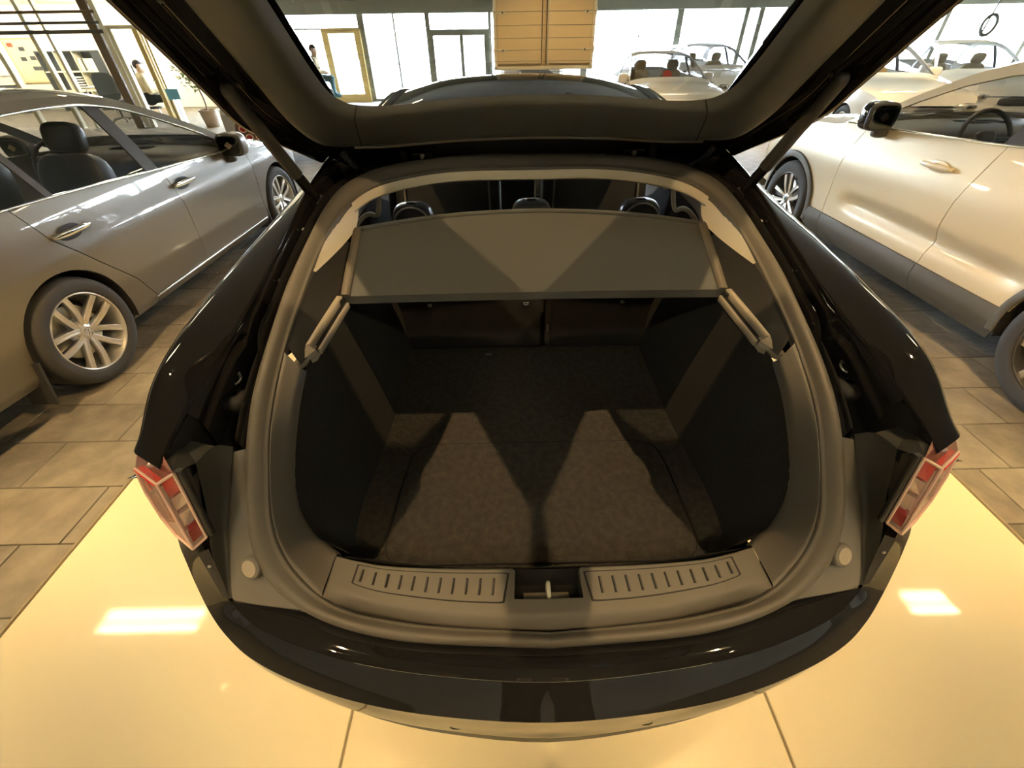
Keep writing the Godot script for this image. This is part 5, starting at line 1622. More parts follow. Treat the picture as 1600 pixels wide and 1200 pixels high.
func build_car(c: CarSpec, node: Node3D, paint: Material, glass: Material, cell: float, sides: Array, frame_mat: Material) -> void:
	var low := PackedVector2Array()
	low.append(Vector2(c.zf, c.sill + 0.05))
	low.append(Vector2(c.zf + 0.08, c.sill))
	low.append(Vector2(c.zr - 0.08, c.sill + 0.03))
	low.append(Vector2(c.zr, c.sill + 0.1))
	var n := 60
	for i in n + 1:
		var z := lerpf(c.zr, c.zf, float(i) / n)
		low.append(Vector2(z, spl(c.belt, z) if z > c.cab0 and z < c.cab1 else spl(c.edge, z)))
	for a in c.arches:
		low = minus(low, circle2(Vector2(a[0], a[1]), a[2], 48))
	var outer := PackedVector2Array()
	for i in 41:
		var z := lerpf(c.cab1, c.cab0, i / 40.0)
		outer.append(Vector2(z, maxf(spl(c.edge, z), spl(c.belt, z) + 0.002)))
	var win := PackedVector2Array()
	for q in c.win:
		win.append(Vector2(q[0], q[1]))
	var frame := outer.duplicate()
	frame.append_array(win)
	var area := win.duplicate()
	for i in 21:
		var z := lerpf(win[win.size() - 1].x, win[0].x, i / 20.0)
		area.append(Vector2(z, spl(c.belt, z)))
	for s: float in sides:
		var f := func(z: float, h: float) -> Vector3:
			return Vector3(half_width(c, z, h) * s, h, z)
		var fg := func(z: float, h: float) -> Vector3:
			return Vector3((half_width(c, z, h) - 0.006) * s, h, z)
		var o := Vector3(s, 0.1, 0)
		for q in c.cuts:
			var poly := shrink(cut(low, p2(q[1])), 0.0028)
			if poly.size() > 2:
				part(q[0], panel(poly, f, cell, o, 0.014), paint, node)
		part("window_frame", panel(frame, f, cell, o, 0.012), frame_mat, node)
		var panes := [area]
		for b in c.bars:
			var strip := p2([[b[0], 0.5], [b[1], 0.5], [b[1] + b[2], 1.8], [b[0] + b[2], 1.8]])
			part("pillar", panel(cut(area, strip), f, cell, o, 0.012), M.dark_plastic, node)
			var next := []
			for p in panes:
				next.append_array(Geometry2D.clip_polygons(p, strip))
			panes = next
		for p in panes:
			part("side_window", panel(p, fg, cell * 1.6, o, 0.0), glass, node)
		# belt strip
		var bl := PackedVector3Array()
		for i in 25:
			var z := lerpf(win[0].x, win[win.size() - 1].x, i / 24.0)
			var h := spl(c.belt, z)
			bl.append(Vector3((half_width(c, z, h) + 0.003) * s, h, z))
		part("belt_strip", tube(bl, 0.008, 6), M.chrome if frame_mat != M.white_paint else M.dark_plastic, node)
		# dark wheel houses
		for a in c.arches:
			var wh := []
			for x in [half_width(c, a[0], 0.6) - 0.012, half_width(c, a[0], 0.6) - 0.3]:
				var row := PackedVector3Array()
				for i in 25:
					var t := PI * (i / 24.0) * 1.16 - 0.25
					row.append(Vector3(x * s, a[1] + sin(t) * (a[2] + 0.002), a[0] + cos(t) * (a[2] + 0.002)))
				wh.append(row)
			part("wheel_house", grid(wh), M.deep_black, node)
	# top panels: bonnet, glass, roof, tail
	for t in c.tops:
		var rows := []
		var k := maxi(3, int(absf(t[2] - t[1]) / (cell * 1.5)))
		for i in k + 1:
			var z: float = lerpf(t[1], t[2], float(i) / k)
			var h := spl(c.edge, z)
			var w := half_width(c, z, h)
			var row := PackedVector3Array()
			for j in 13:
				var q := lerpf(-1.0, 1.0, j / 12.0)
				row.append(Vector3(w * q, h + spl(c.crown, z) * (1.0 - q * q * q * q), z))
			rows.append(row)
		part(t[0], grid(rows), t[3], node)
	# closing faces at front and rear, bulged
	for e in [[c.zf, -1.0, "front_bumper"], [c.zr, 1.0, "rear_bumper"]]:
		var rows := []
		for i in 8:
			var h := lerpf(c.sill + (0.05 if e[1] < 0 else 0.1), spl(c.edge, e[0]), i / 7.0)
			var w := half_width(c, e[0], h)
			var row := PackedVector3Array()
			for j in 13:
				var q := lerpf(-1.0, 1.0, j / 12.0)
				row.append(Vector3(w * q, h + (spl(c.crown, e[0]) * (1.0 - q * q * q * q) if i == 7 else 0.0), e[0] + e[1] * (1.0 - q * q) * (0.14 + 0.06 * sin(i / 7.0 * PI))))
			rows.append(row)
		part(e[2], grid(rows), paint, node)
	part("underbody", box(1.3, 0.08, (c.zr - c.zf) * 0.9, 0.02), M.deep_black, node, at(0, c.sill + 0.05, (c.zf + c.zr) * 0.5))

func add_seats(node: Node3D, zs: Array, y: float, m: Material) -> void:
	for z: float in zs:
		for x: float in [-0.38, 0.38]:
			var st := part("seat", pillow(0.5, 0.66, 0.17, 0.5, 12), m, node, Transform3D(Basis.from_euler(Vector3(-0.25, 0, 0)), Vector3(x, y + 0.18, z)))
			part("headrest", pillow(0.27, 0.2, 0.11, 0.6, 10), m, st, at(0, 0.42, -0.01))
			part("seat_cushion", pillow(0.5, 0.18, 0.5, 0.5, 10), m, st, at(0, -0.3, -0.22))

func steering_wheel(node: Node3D, p: Vector3) -> void:
	var ring := PackedVector3Array()
	for i in 24:
		ring.append(Vector3(cos(TAU * i / 24.0) * 0.185, sin(TAU * i / 24.0) * 0.185, 0))
	var sw := part("steering_wheel", tube(ring, 0.015, 8, true), M.dark_plastic, node, Transform3D(Basis.from_euler(Vector3(-0.45, 0, 0)), p))
	part("wheel_boss", pillow(0.14, 0.11, 0.05, 0.6, 8), M.dark_plastic, sw)
	for a: float in [0.0, PI, -PI / 2]:
		part("wheel_arm", rod(Vector3(cos(a) * 0.05, sin(a) * 0.05, 0), Vector3(cos(a) * 0.18, sin(a) * 0.18, 0), 0.013, 6), M.dark_plastic, sw)

func door_handle(node: Node3D, p: Vector3, s: float, m: Material) -> void:
	var h := part("door_handle", moved(pillow(0.034, 0.036, 0.27, 0.75, 10), at(0.024, 0, 0)), m, node, Transform3D(Basis.from_scale(Vector3(s, 1, 1)), p))
	part("handle_cup", pillow(0.012, 0.085, 0.17, 0.9, 10), M.deep_black if m == M.chrome else M.beige_paint, h, at(0.001, -0.006, 0.0))
	for z: float in [-0.11, 0.11]:
		part("handle_base", pillow(0.03, 0.026, 0.035, 0.8, 8), m, h, at(0.012, 0, z))

func door_mirror(node: Node3D, p: Vector3, s: float, m: Material, base: Material) -> void:
	var b := part("door_mirror", pillow(0.235, 0.19, 0.15, 0.6, 12), m, node, at(p.x, p.y, p.z))
	part("mirror_glass", pillow(0.2, 0.155, 0.012, 0.5, 10), M.chrome_dark if M.has("chrome_dark") else M.chrome, b, at(0.0, 0.0, 0.068))
	part("mirror_rim", pillow(0.23, 0.185, 0.05, 0.55, 10), M.dark_plastic, b, at(0.0, 0.0, 0.045))
	part("mirror_foot", pillow(0.12, 0.07, 0.08, 0.7, 8), base, b, at(-0.07 * s, -0.11, 0.0))

func build_grey_car() -> void:
	var c := CarSpec.new()
	c.prof = [[0.16, 0.80], [0.22, 0.845], [0.27, 0.875], [0.33, 0.878], [0.42, 0.89], [0.55, 0.9], [0.68, 0.908], [0.75, 0.911], [0.80, 0.903], [0.88, 0.894], [0.97, 0.88], [1.06, 0.858], [1.2, 0.8]]
	c.plan = [[-2.3, 0.80], [-2.1, 0.88], [-1.8, 0.955], [-1.4, 0.99], [-0.6, 1.0], [1.2, 1.0], [1.8, 0.98], [2.2, 0.93], [2.45, 0.86]]
	c.belt = [[-2.3, 0.9], [-0.95, 0.935], [-0.3, 0.965], [0.3, 0.995], [0.9, 1.03], [1.6, 1.05], [2.4, 1.05]]
	c.edge = [[-2.28, 0.6], [-2.22, 0.68], [-2.0, 0.775], [-1.6, 0.85], [-1.15, 0.915], [-0.95, 0.965], [-0.55, 1.16], [-0.2, 1.315], [0.1, 1.415], [0.4, 1.455], [0.8, 1.465], [1.2, 1.445], [1.6, 1.35], [2.0, 1.16], [2.25, 1.03], [2.42, 0.98]]
	c.crown = [[-2.3, 0.03], [-1.2, 0.07], [-0.9, 0.08], [0.2, 0.05], [1.0, 0.035], [2.0, 0.05], [2.4, 0.04]]
	c.zf = -2.28
	c.zr = 2.42
	c.sill = 0.19
	c.cab0 = -0.98
	c.cab1 = 2.1
	c.win = [[-0.86, 0.942], [-0.66, 1.03], [-0.45, 1.14], [-0.2, 1.25], [0.05, 1.345], [0.3, 1.395], [0.55, 1.412], [0.8, 1.412], [1.05, 1.4], [1.3, 1.36], [1.5, 1.3], [1.75, 1.17], [1.86, 1.055]]
	c.bars = [[0.19, 0.31, 0.06], [1.0, 1.045, 0.18]]
	c.arches = [[-1.395, 0.335, 0.362], [1.395, 0.335, 0.362]]
	c.cuts = [
		["rear_quarter", [[1.46, 1.3], [1.28, 0.86], [1.1, 0.66], [0.9, 0.45], [0.79, 0.262], [0.8, 0.1], [2.6, 0.1], [2.6, 1.3]]],
		["rear_door", [[1.46, 1.3], [1.28, 0.86], [1.1, 0.66], [0.9, 0.45], [0.79, 0.262], [0.17, 0.262], [0.145, 0.34], [0.16, 0.7], [0.26, 1.3]]],
		["front_door", [[0.26, 1.3], [0.16, 0.7], [0.145, 0.34], [0.17, 0.262], [-0.93, 0.262], [-0.96, 0.4], [-0.95, 0.8], [-0.9, 1.3]]],
		["front_fender", [[-0.9, 1.3], [-0.95, 0.8], [-0.96, 0.4], [-0.93, 0.262], [-0.94, 0.1], [-2.4, 0.1], [-2.4, 1.3]]],
		["side_sill", [[-0.94, 0.262], [0.79, 0.262], [0.8, 0.1], [-0.95, 0.1]]]]
	c.tops = [["bonnet", -2.27, -0.98, M.grey_paint], ["windscreen", -0.98, 0.05, M.car_glass], ["roof", 0.05, 1.45, M.grey_paint], ["rear_window", 1.45, 2.1, M.car_glass], ["boot_lid", 2.1, 2.42, M.grey_paint]]
	# side towards the black car stands at x = -2.62
	var node := thing("grey_car", "grey metallic saloon with silver ten-spoke wheels left of the black car", "car", Vector3(-3.5, FLOOR_Y, -3.72), deg_to_rad(GREY_YAW))
	build_car(c, node, M.grey_paint, M.car_glass, 0.035, [1.0], M.grey_paint)
	build_car_far_side(c, node, M.grey_paint)
	for s: float in [-1.0, 1.0]:
		car_wheel(node, Vector3(0.785 * s, 0.33, 1.395), s, 0.33, 0.236, "silver_pairs")
		car_wheel(node, Vector3(0.785 * s, 0.33, -1.395), s, 0.33, 0.236, "silver_pairs")
		door_mirror(node, Vector3(0.97 * s, 1.0, -0.66), s, M.grey_paint, M.dark_plastic)
	for z: float in [1.15, 0.07]:
		var h := 0.865 if z > 0 else 0.835
		door_handle(node, Vector3(half_width(c, z, h) + 0.002, h, z), 1.0, M.chrome)
	# polished strip along the sill, fuel flap, mud flaps
	var strip := PackedVector3Array()
	for i in 13:
		var z := lerpf(0.82, -0.94, i / 12.0)
		strip.append(Vector3(half_width(c, z, 0.27) + 0.004, 0.272, z))
	part("sill_strip", sweep(strip, p2([[-0.006, -0.008], [0.006, -0.008], [0.006, 0.008], [-0.006, 0.008]])), M.chrome, node)
	var top_strip := PackedVector3Array()
	for q in c.win:
		top_strip.append(Vector3(half_width(c, q[0], q[1]) + 0.003, q[1], q[0]))
	part("window_strip", tube(smooth_line(top_strip, 3), 0.007, 6), M.chrome, node)
	var ff := rounded(p2([[1.62, 0.78], [1.62, 0.94], [1.86, 0.94], [1.86, 0.78]]), 0.07)
	var fw := func(z: float, h: float) -> Vector3:
		return Vector3(half_width(c, z, h) + 0.0015, h, z)
	part("fuel_flap", panel(ff, fw, 0.05, Vector3.RIGHT, 0.004), M.grey_paint, node)
	part("mud_flap", facets([[Vector3(0.9, 0.36, 1.76), Vector3(0.72, 0.36, 1.76), Vector3(0.72, 0.1, 1.8), Vector3(0.87, 0.1, 1.8)], [Vector3(0.9, 0.36, 1.775), Vector3(0.72, 0.36, 1.775), Vector3(0.72, 0.1, 1.815), Vector3(0.87, 0.1, 1.815)], [Vector3(0.9, 0.36, 1.76), Vector3(0.9, 0.36, 1.775), Vector3(0.87, 0.1, 1.815), Vector3(0.87, 0.1, 1.8)]], Vector3(0.8, 0.25, 1.785)), M.dark_plastic, node)
	part("mud_flap", box(0.16, 0.22, 0.015, 0.004), M.dark_plastic, node, Transform3D(Basis.from_euler(Vector3(0.15, 0, 0)), Vector3(0.8, 0.25, -1.01)))
	add_seats(node, [0.4, 1.5], 0.62, M.seat_black)
	steering_wheel(node, Vector3(-0.38, 0.92, -0.3))
	part("dashboard", pillow(1.5, 0.3, 0.6, 0.5, 12), M.seat_black, node, at(0, 0.82, -0.72))
	part("cabin_floor", box(1.6, 0.04, 2.9, 0.01), M.seat_black, node, at(0, 0.34, 0.7))

const GREY_YAW := -1.6
const BEIGE_YAW := 0.8

func build_car_far_side(c: CarSpec, node: Node3D, paint: Material) -> void:
	var d := CarSpec.new()
	d.prof = c.prof
	d.plan = c.plan
	d.belt = c.belt
	d.edge = c.edge
	d.crown = c.crown
	d.zf = c.zf
	d.zr = c.zr
	d.sill = c.sill
	d.cab0 = c.cab0
	d.cab1 = c.cab1
	d.tumble = c.tumble
	d.tum_curve = c.tum_curve
	var rest := Node3D.new()
	var low := PackedVector2Array()
	low.append(Vector2(c.zf, c.sill + 0.05))
	low.append(Vector2(c.zr, c.sill + 0.1))
	for i in 41:
		var z := lerpf(c.zr, c.zf, i / 40.0)
		low.append(Vector2(z, spl(c.belt, z) if z > c.cab0 and z < c.cab1 else spl(c.edge, z)))
	for a in c.arches:
		low = minus(low, circle2(Vector2(a[0], a[1]), a[2], 32))
	var f := func(z: float, h: float) -> Vector3:
		return Vector3(-half_width(c, z, h), h, z) if FAR_LEFT else Vector3(half_width(c, z, h), h, z)
	part("far_side", panel(low, f, 0.09, Vector3.LEFT, 0.014), paint, node)
	var outer := PackedVector2Array()
	for i in 31:
		var z := lerpf(c.cab1, c.cab0, i / 30.0)
		outer.append(Vector2(z, maxf(spl(c.edge, z), spl(c.belt, z) + 0.002)))
	var win := p2(c.win)
	var frame := outer.duplicate()
	frame.append_array(win)
	part("far_window_frame", panel(frame, f, 0.09, Vector3.LEFT, 0.012), paint, node)
	rest.free()

var FAR_LEFT := true

func build_beige_car() -> void:
	var c := CarSpec.new()
	c.prof = [[0.2, 0.82], [0.28, 0.87], [0.36, 0.895], [0.44, 0.9], [0.56, 0.905], [0.7, 0.92], [0.82, 0.925], [0.92, 0.918], [1.02, 0.9], [1.12, 0.878], [1.25, 0.84]]
	c.plan = [[-2.25, 0.80], [-2.05, 0.9], [-1.75, 0.965], [-1.35, 1.0], [-0.7, 1.0], [0.9, 1.0], [1.7, 1.0], [2.1, 0.97], [2.42, 0.88]]
	c.belt = [[-2.2, 1.08], [-0.8, 1.115], [-0.2, 1.14], [0.4, 1.17], [1.0, 1.22], [1.5, 1.27], [2.4, 1.31]]
	c.edge = [[-2.2, 0.78], [-2.12, 0.92], [-1.9, 1.0], [-1.4, 1.06], [-0.95, 1.095], [-0.75, 1.16], [-0.35, 1.37], [-0.02, 1.515], [0.3, 1.585], [0.8, 1.61], [1.5, 1.595], [2.0, 1.54], [2.2, 1.42], [2.4, 1.1]]
	c.crown = [[-2.2, 0.03], [-1.2, 0.05], [-0.7, 0.07], [0.3, 0.05], [1.4, 0.04], [2.4, 0.03]]
	c.zf = -2.2
	c.zr = 2.4
	c.sill = 0.22
	c.cab0 = -0.9
	c.cab1 = 2.25
	c.tumble = 0.38
	c.win = [[-0.74, 1.125], [-0.58, 1.19], [-0.35, 1.31], [-0.1, 1.42], [0.15, 1.49], [0.4, 1.525], [0.8, 1.54], [1.3, 1.525], [1.7, 1.48], [1.9, 1.39], [1.95, 1.295]]
	c.bars = [[0.43, 0.62, 0.1], [1.45, 1.51, 0.12]]
	c.arches = [[-1.35, 0.36, 0.395], [1.53, 0.36, 0.395]]
	c.dent = [[-0.62, 1.2, 0.585, 0.036, 0.06]]
	c.cuts = [
		["rear_quarter", [[1.87, 1.5], [1.65, 1.0], [1.45, 0.8], [1.27, 0.6], [1.14, 0.42], [1.4, 0.42], [2.6, 0.42], [2.6, 1.5]]],
		["rear_door", [[1.87, 1.5], [1.65, 1.0], [1.45, 0.8], [1.27, 0.6], [1.14, 0.42], [0.44, 0.42], [0.445, 0.6], [0.46, 0.85], [0.5, 1.05], [0.585, 1.5]]],
		["front_door", [[0.585, 1.5], [0.5, 1.05], [0.46, 0.85], [0.445, 0.6], [0.44, 0.42], [-0.71, 0.42], [-0.72, 0.5], [-0.7, 0.85], [-0.66, 1.0], [-0.58, 1.2], [-0.58, 1.5]]],
		["front_fender", [[-0.58, 1.5], [-0.58, 1.2], [-0.66, 1.0], [-0.7, 0.85], [-0.72, 0.5], [-0.71, 0.42], [-1.2, 0.42], [-2.4, 0.42], [-2.4, 1.5]]]]
	c.tops = [["bonnet", -2.19, -0.9, M.beige_paint], ["windscreen", -0.9, 0.02, M.car_glass], ["roof", 0.02, 1.95, M.beige_paint], ["rear_window", 1.95, 2.39, M.car_glass]]
	var node := thing("beige_car", "pale beige crossover with grey lower cladding right of the black car", "car", Vector3(3.73, FLOOR_Y, -3.32), deg_to_rad(BEIGE_YAW))
	build_car(c, node, M.beige_paint, M.car_glass, 0.035, [-1.0], M.beige_paint)
	FAR_LEFT = false
	build_car_far_side(c, node, M.beige_paint)
	FAR_LEFT = true
	# grey cladding: sill band and arch lips
	var low := p2([[-0.955, 0.425], [-0.955, 0.28], [-0.9, 0.2], [1.08, 0.2], [1.13, 0.28], [1.13, 0.425]])
	var cut_lines := [["sill_cladding", [[-0.7, 0.1], [-0.7, 0.6], [0.44, 0.6], [0.44, 0.1]]], ["sill_cladding", [[0.44, 0.1], [0.44, 0.6], [1.2, 0.6], [1.2, 0.1]]], ["sill_cladding", [[-1.0, 0.1], [-1.0, 0.6], [-0.7, 0.6], [-0.7, 0.1]]]]
	var f := func(z: float, h: float) -> Vector3:
		return Vector3(-(half_width(c, z, h) + 0.012 + 0.012 * sin(clampf((h - 0.2) / 0.22, 0.0, 1.0) * PI)), h, z)
	for q in cut_lines:
		part(q[0], panel(shrink(cut(low, p2(q[1])), 0.0025), f, 0.03, Vector3.LEFT, 0.016), M.cladding, node)
	for a in c.arches:
		var rows := []
		for e in [[0.395, 0.012], [0.4, 0.02], [0.445, 0.018], [0.452, 0.004]]:
			var row := PackedVector3Array()
			for i in 33:
				var t := -0.16 + (PI + 0.32) * i / 32.0
				var z: float = a[0] + cos(t) * e[0]
				var h: float = maxf(a[1] + sin(t) * e[0], 0.2)
				row.append(Vector3(-(half_width(c, z, maxf(h, 0.36)) + e[1]), h, z))
			rows.append(row)
		part("arch_cladding", grid(rows), M.cladding, node)
	for s: float in [-1.0, 1.0]:
		car_wheel(node, Vector3(0.8 * s, 0.36, 1.53), s, 0.36, 0.25, "dark_pairs")
		car_wheel(node, Vector3(0.8 * s, 0.36, -1.35), s, 0.36, 0.25, "dark_pairs")
	door_mirror(node, Vector3(-1.0, 1.215, -0.42), -1.0, M.black_paint, M.cladding)
	door_mirror(node, Vector3(1.0, 1.2, -0.42), 1.0, M.black_paint, M.cladding)
	for z: float in [0.2, 1.2]:
		var h := 1.0 + (0.05 if z > 1 else 0.0)
		door_handle(node, Vector3(-(half_width(c, z, h) + 0.002), h, z), -1.0, M.beige_paint)
	add_seats(node, [0.55, 1.5], 0.78, M.seat_black)
	steering_wheel(node, Vector3(-0.38, 1.1, -0.12))
	part("dashboard", pillow(1.5, 0.28, 0.7, 0.5, 12), M.seat_black, node, at(0, 1.0, -0.6))
	part("cabin_floor", box(1.6, 0.04, 2.8, 0.01), M.seat_black, node, at(0, 0.4, 0.6))

func far_car(called: String, label: String, p: Vector3, yaw: float, paint: Material, low_roof: float) -> Node3D:
	var c := CarSpec.new()
	var k := low_roof
	c.prof = [[0.2, 0.8], [0.3, 0.86], [0.5, 0.89], [0.75, 0.89], [0.9, 0.87], [1.05, 0.83]]
	c.plan = [[-2.25, 0.8], [-2.0, 0.92], [-1.5, 1.0], [1.5, 1.0], [2.1, 0.92]]
	c.belt = [[-2.2, 0.92 * k], [0.0, 0.96 * k], [2.1, 1.0 * k]]
	c.edge = [[-2.2, 0.62 * k], [-2.1, 0.74 * k], [-1.5, 0.84 * k], [-0.95, 0.9 * k], [-0.8, 0.95 * k], [0.0, 1.33 * k], [0.4, 1.41 * k], [1.1, 1.4 * k], [1.7, 1.25 * k], [2.1, 0.95 * k]]
	c.crown = [[-2.2, 0.02], [-1.2, 0.06], [0.3, 0.05], [2.1, 0.04]]
	c.zf = -2.2
	c.zr = 2.1
	c.cab0 = -0.8
	c.cab1 = 1.95
	c.win = [[-0.68, 0.95 * k], [-0.3, 1.12 * k], [0.05, 1.28 * k], [0.4, 1.35 * k], [1.1, 1.34 * k], [1.5, 1.24 * k], [1.72, 1.01 * k]]
	c.bars = [[0.35, 0.45, 0.05]]
	c.arches = [[-1.35, 0.32, 0.36], [1.3, 0.32, 0.36]]
	c.cuts = [["rear_quarter", [[1.35, 1.3], [1.1, 0.6], [1.0, 0.1], [2.4, 0.1], [2.4, 1.3]]], ["rear_door", [[1.35, 1.3], [1.1, 0.6], [1.0, 0.1], [0.37, 0.1], [0.4, 1.3]]], ["front_door", [[0.4, 1.3], [0.37, 0.1], [-0.85, 0.1], [-0.8, 1.3]]], ["front_fender", [[-0.8, 1.3], [-0.85, 0.1], [-2.4, 0.1], [-2.4, 1.3]]]]
	c.tops = [["bonnet", -2.19, -0.8, paint], ["windscreen", -0.8, 0.1, M.car_glass], ["roof", 0.1, 1.5, paint], ["rear_window", 1.5, 2.0, M.car_glass], ["boot_lid", 2.0, 2.1, paint]]
	var node := thing(called, label, "car", p, yaw, "")
	build_car(c, node, paint, M.car_glass, 0.1, [-1.0, 1.0], paint)
	for s: float in [-1.0, 1.0]:
		car_wheel(node, Vector3(0.77 * s, 0.325, 1.3), s, 0.325, 0.215, "ten")
		car_wheel(node, Vector3(0.77 * s, 0.325, -1.35), s, 0.325, 0.215, "ten")
		door_mirror(node, Vector3(0.95 * s, 0.98 * k, -0.5), s, paint, M.dark_plastic)
		var hl := part("headlamp", pillow(0.3, 0.11, 0.16, 0.7, 10), M.lamp_silver, node, Transform3D(Basis.from_euler(Vector3(0, 0.35 * s, 0.1 * s)), Vector3(0.56 * s, 0.64 * k, -2.23)))
		part("headlamp_lens", pillow(0.1, 0.08, 0.08, 0.9, 8), M.dark_alloy, hl, at(0.03 * s, 0, -0.05))
		part("fog_lamp_opening", pillow(0.26, 0.09, 0.08, 0.6, 8), M.deep_black, node, at(0.6 * s, 0.37, -2.24))
	part("grille", pillow(0.62, 0.14, 0.08, 0.5, 10), M.dark_plastic, node, at(0, 0.58 * k, -2.36))
	part("number_plate", box(0.5, 0.11, 0.012, 0.003), M.paper, node, at(0, 0.42, -2.4))
	part("dashboard", pillow(1.4, 0.2, 0.5, 0.5, 8), M.dark_plastic, node, at(0, 0.86 * k, -0.5))
	add_seats(node, [0.45], 0.58 * k, M.cloth_beige)
	return node

func build_back_cars() -> void:
	var a := far_car("white_car", "white hatchback facing the camera with a red disc on its windscreen", Vector3(3.55, FLOOR_Y, -12.3), PI, M.white_paint, 0.97)
	part("windscreen_disc", moved(lathe([[0.0, 0.006], [0.1, 0.006], [0.1, 0.0], [0.0, 0.0]], 20), Transform3D(Basis(Vector3(1, 0, 0), -1.1), Vector3.ZERO)), M.sticker_red, a, at(-0.0, 1.0, -0.62))
	far_car("white_car", "white car parked behind the raised black tailgate's right corner post", Vector3(5.75, FLOOR_Y, -15.2), PI + 0.1, M.white_paint, 1.04)
	far_car("white_car", "white crossover facing the camera behind the beige car's bonnet", Vector3(7.25, FLOOR_Y, -10.6), PI - 0.1, M.white_paint, 1.1)
	far_car("white_car", "white car standing farthest right beyond the beige car", Vector3(10.4, FLOOR_Y, -12.0), PI - 0.25, M.white_paint, 1.05)
	# silver car between the grey car and the hall, its round lamp cluster towards us
	var s := far_car("silver_car", "silver car beyond the grey saloon with a round cluster of red lamps", Vector3(-4.55, FLOOR_Y, -10.25), 0.36, M.silver_paint, 0.84)
	var cl := part("lamp_cluster", moved(lathe([[0.0, 0.05], [0.2, 0.045], [0.235, 0.02], [0.24, -0.06]], 28), Transform3D(Basis(Vector3(1, 0, 0), PI / 2), Vector3.ZERO)), M.cluster_brown, s, Transform3D(Basis.from_scale(Vector3(1.0, 0.9, 1.0)), Vector3(-0.42, 0.6, 2.27)))
	for k in 6:
		var r := 0.0 if k == 5 else 0.125
		var an := TAU * k / 5.0 + 0.4
		var q := Vector3(cos(an) * r, sin(an) * r, 0.05)
		var ringp := PackedVector3Array()
		for i in 16:
			ringp.append(q + Vector3(cos(TAU * i / 16.0) * 0.05, sin(TAU * i / 16.0) * 0.05, 0))
		if k == 5:
			continue
		part("lamp_ring", tube(ringp, 0.007, 6, true), M.lens_rim, cl)
		part("lamp_dome", pillow(0.08, 0.08, 0.03, 1.0, 8), M.lamp_deep_red, cl, Transform3D(Basis.IDENTITY, q))

# ---------------------------------------------------------------- box truck
func build_truck() -> void:
	var t := thing("box_truck", "tan box truck showing its two rear doors beyond the black car", "truck", Vector3(0.83, FLOOR_Y, -14.6))
	var w := 2.16
	var y0 := 1.16
	var h := 2.3
	part("cargo_box", box(w, h, 4.6, 0.02), M.truck_tan, t, at(0, y0 + h * 0.5, -0.05))
	var f := MB.new()
	for s: float in [-1.0, 1.0]:
		f.add(box(0.07, h + 0.06, 0.1, 0.01), at(s * (w * 0.5 + 0.01), y0 + h * 0.5, 2.28))
	f.add(box(w + 0.1, 0.07, 0.1, 0.01), at(0, y0 - 0.015, 2.28))
	f.add(box(w + 0.1, 0.07, 0.1, 0.01), at(0, y0 + h, 2.28))
	part("door_frame", f.done(), M.truck_trim, t)
	for s: float in [-1.0, 1.0]:
		var d := part("rear_door", box(w * 0.5 - 0.075, h - 0.1, 0.05, 0.012), M.truck_tan, t, at(s * (w * 0.25 - 0.008 + 0.02), y0 + h * 0.5 + 0.01, 2.3))
		for y: float in [-0.85, -0.2, 0.45, 0.95]:
			var hg := part("hinge", box(0.26, 0.05, 0.02, 0.006), M.truck_trim, d, at(s * 0.42, y, 0.035))
			part("hinge_knuckle", rod(Vector3(0.14 * s, -0.06, 0), Vector3(0.14 * s, 0.06, 0), 0.025, 8), M.truck_trim, hg)
			part("hinge_bolt", pillow(0.04, 0.04, 0.03, 1.0, 6), M.frame_dark, hg, at(-0.05 * s, 0, 0.012))
		part("door_gasket", box(0.022, h - 0.1, 0.03, 0.004), M.frame_dark, d, at(-s * (w * 0.25 - 0.04), 0, 0.02))
	part("lock_bar", rod(Vector3(0.1, y0 + 0.03, 2.35), Vector3(0.1, y0 + h - 0.03, 2.35), 0.016, 8), M.truck_trim, t)
	part("chassis", box(0.9, 0.25, 6.4, 0.02), M.frame_dark, t, at(0, 0.8, -1.0))
	part("rear_bumper", box(2.1, 0.16, 0.12, 0.02), M.frame_dark, t, at(0, 0.52, 2.2))
	part("cab", box(2.05, 1.9, 1.6, 0.12), M.white_paint, t, at(0, 1.5, -3.5))
	for s: float in [-1.0, 1.0]:
		part("tail_light", box(0.3, 0.12, 0.06, 0.01), M.lamp_red, t, at(0.75 * s, 0.8, 2.2))
		part("truck_wheel", lathe_x([[-0.14, 0.0], [-0.14, 0.24], [-0.14, 0.36], [-0.12, 0.4], [0.12, 0.4], [0.14, 0.36], [0.14, 0.24], [0.1, 0.22], [0.1, 0.0]], 32), M.tyre, t, at(0.86 * s, 0.4, 0.9))
		part("truck_wheel", lathe_x([[-0.14, 0.0], [-0.14, 0.24], [-0.14, 0.36], [-0.12, 0.4], [0.12, 0.4], [0.14, 0.36], [0.14, 0.24], [0.1, 0.22], [0.1, 0.0]], 32), M.tyre, t, at(0.86 * s, 0.4, -3.3))

# ---------------------------------------------------------------- office behind the glazed partition
const ORD := ["first", "second", "third", "fourth", "fifth", "sixth", "seventh", "eighth", "ninth", "tenth"]

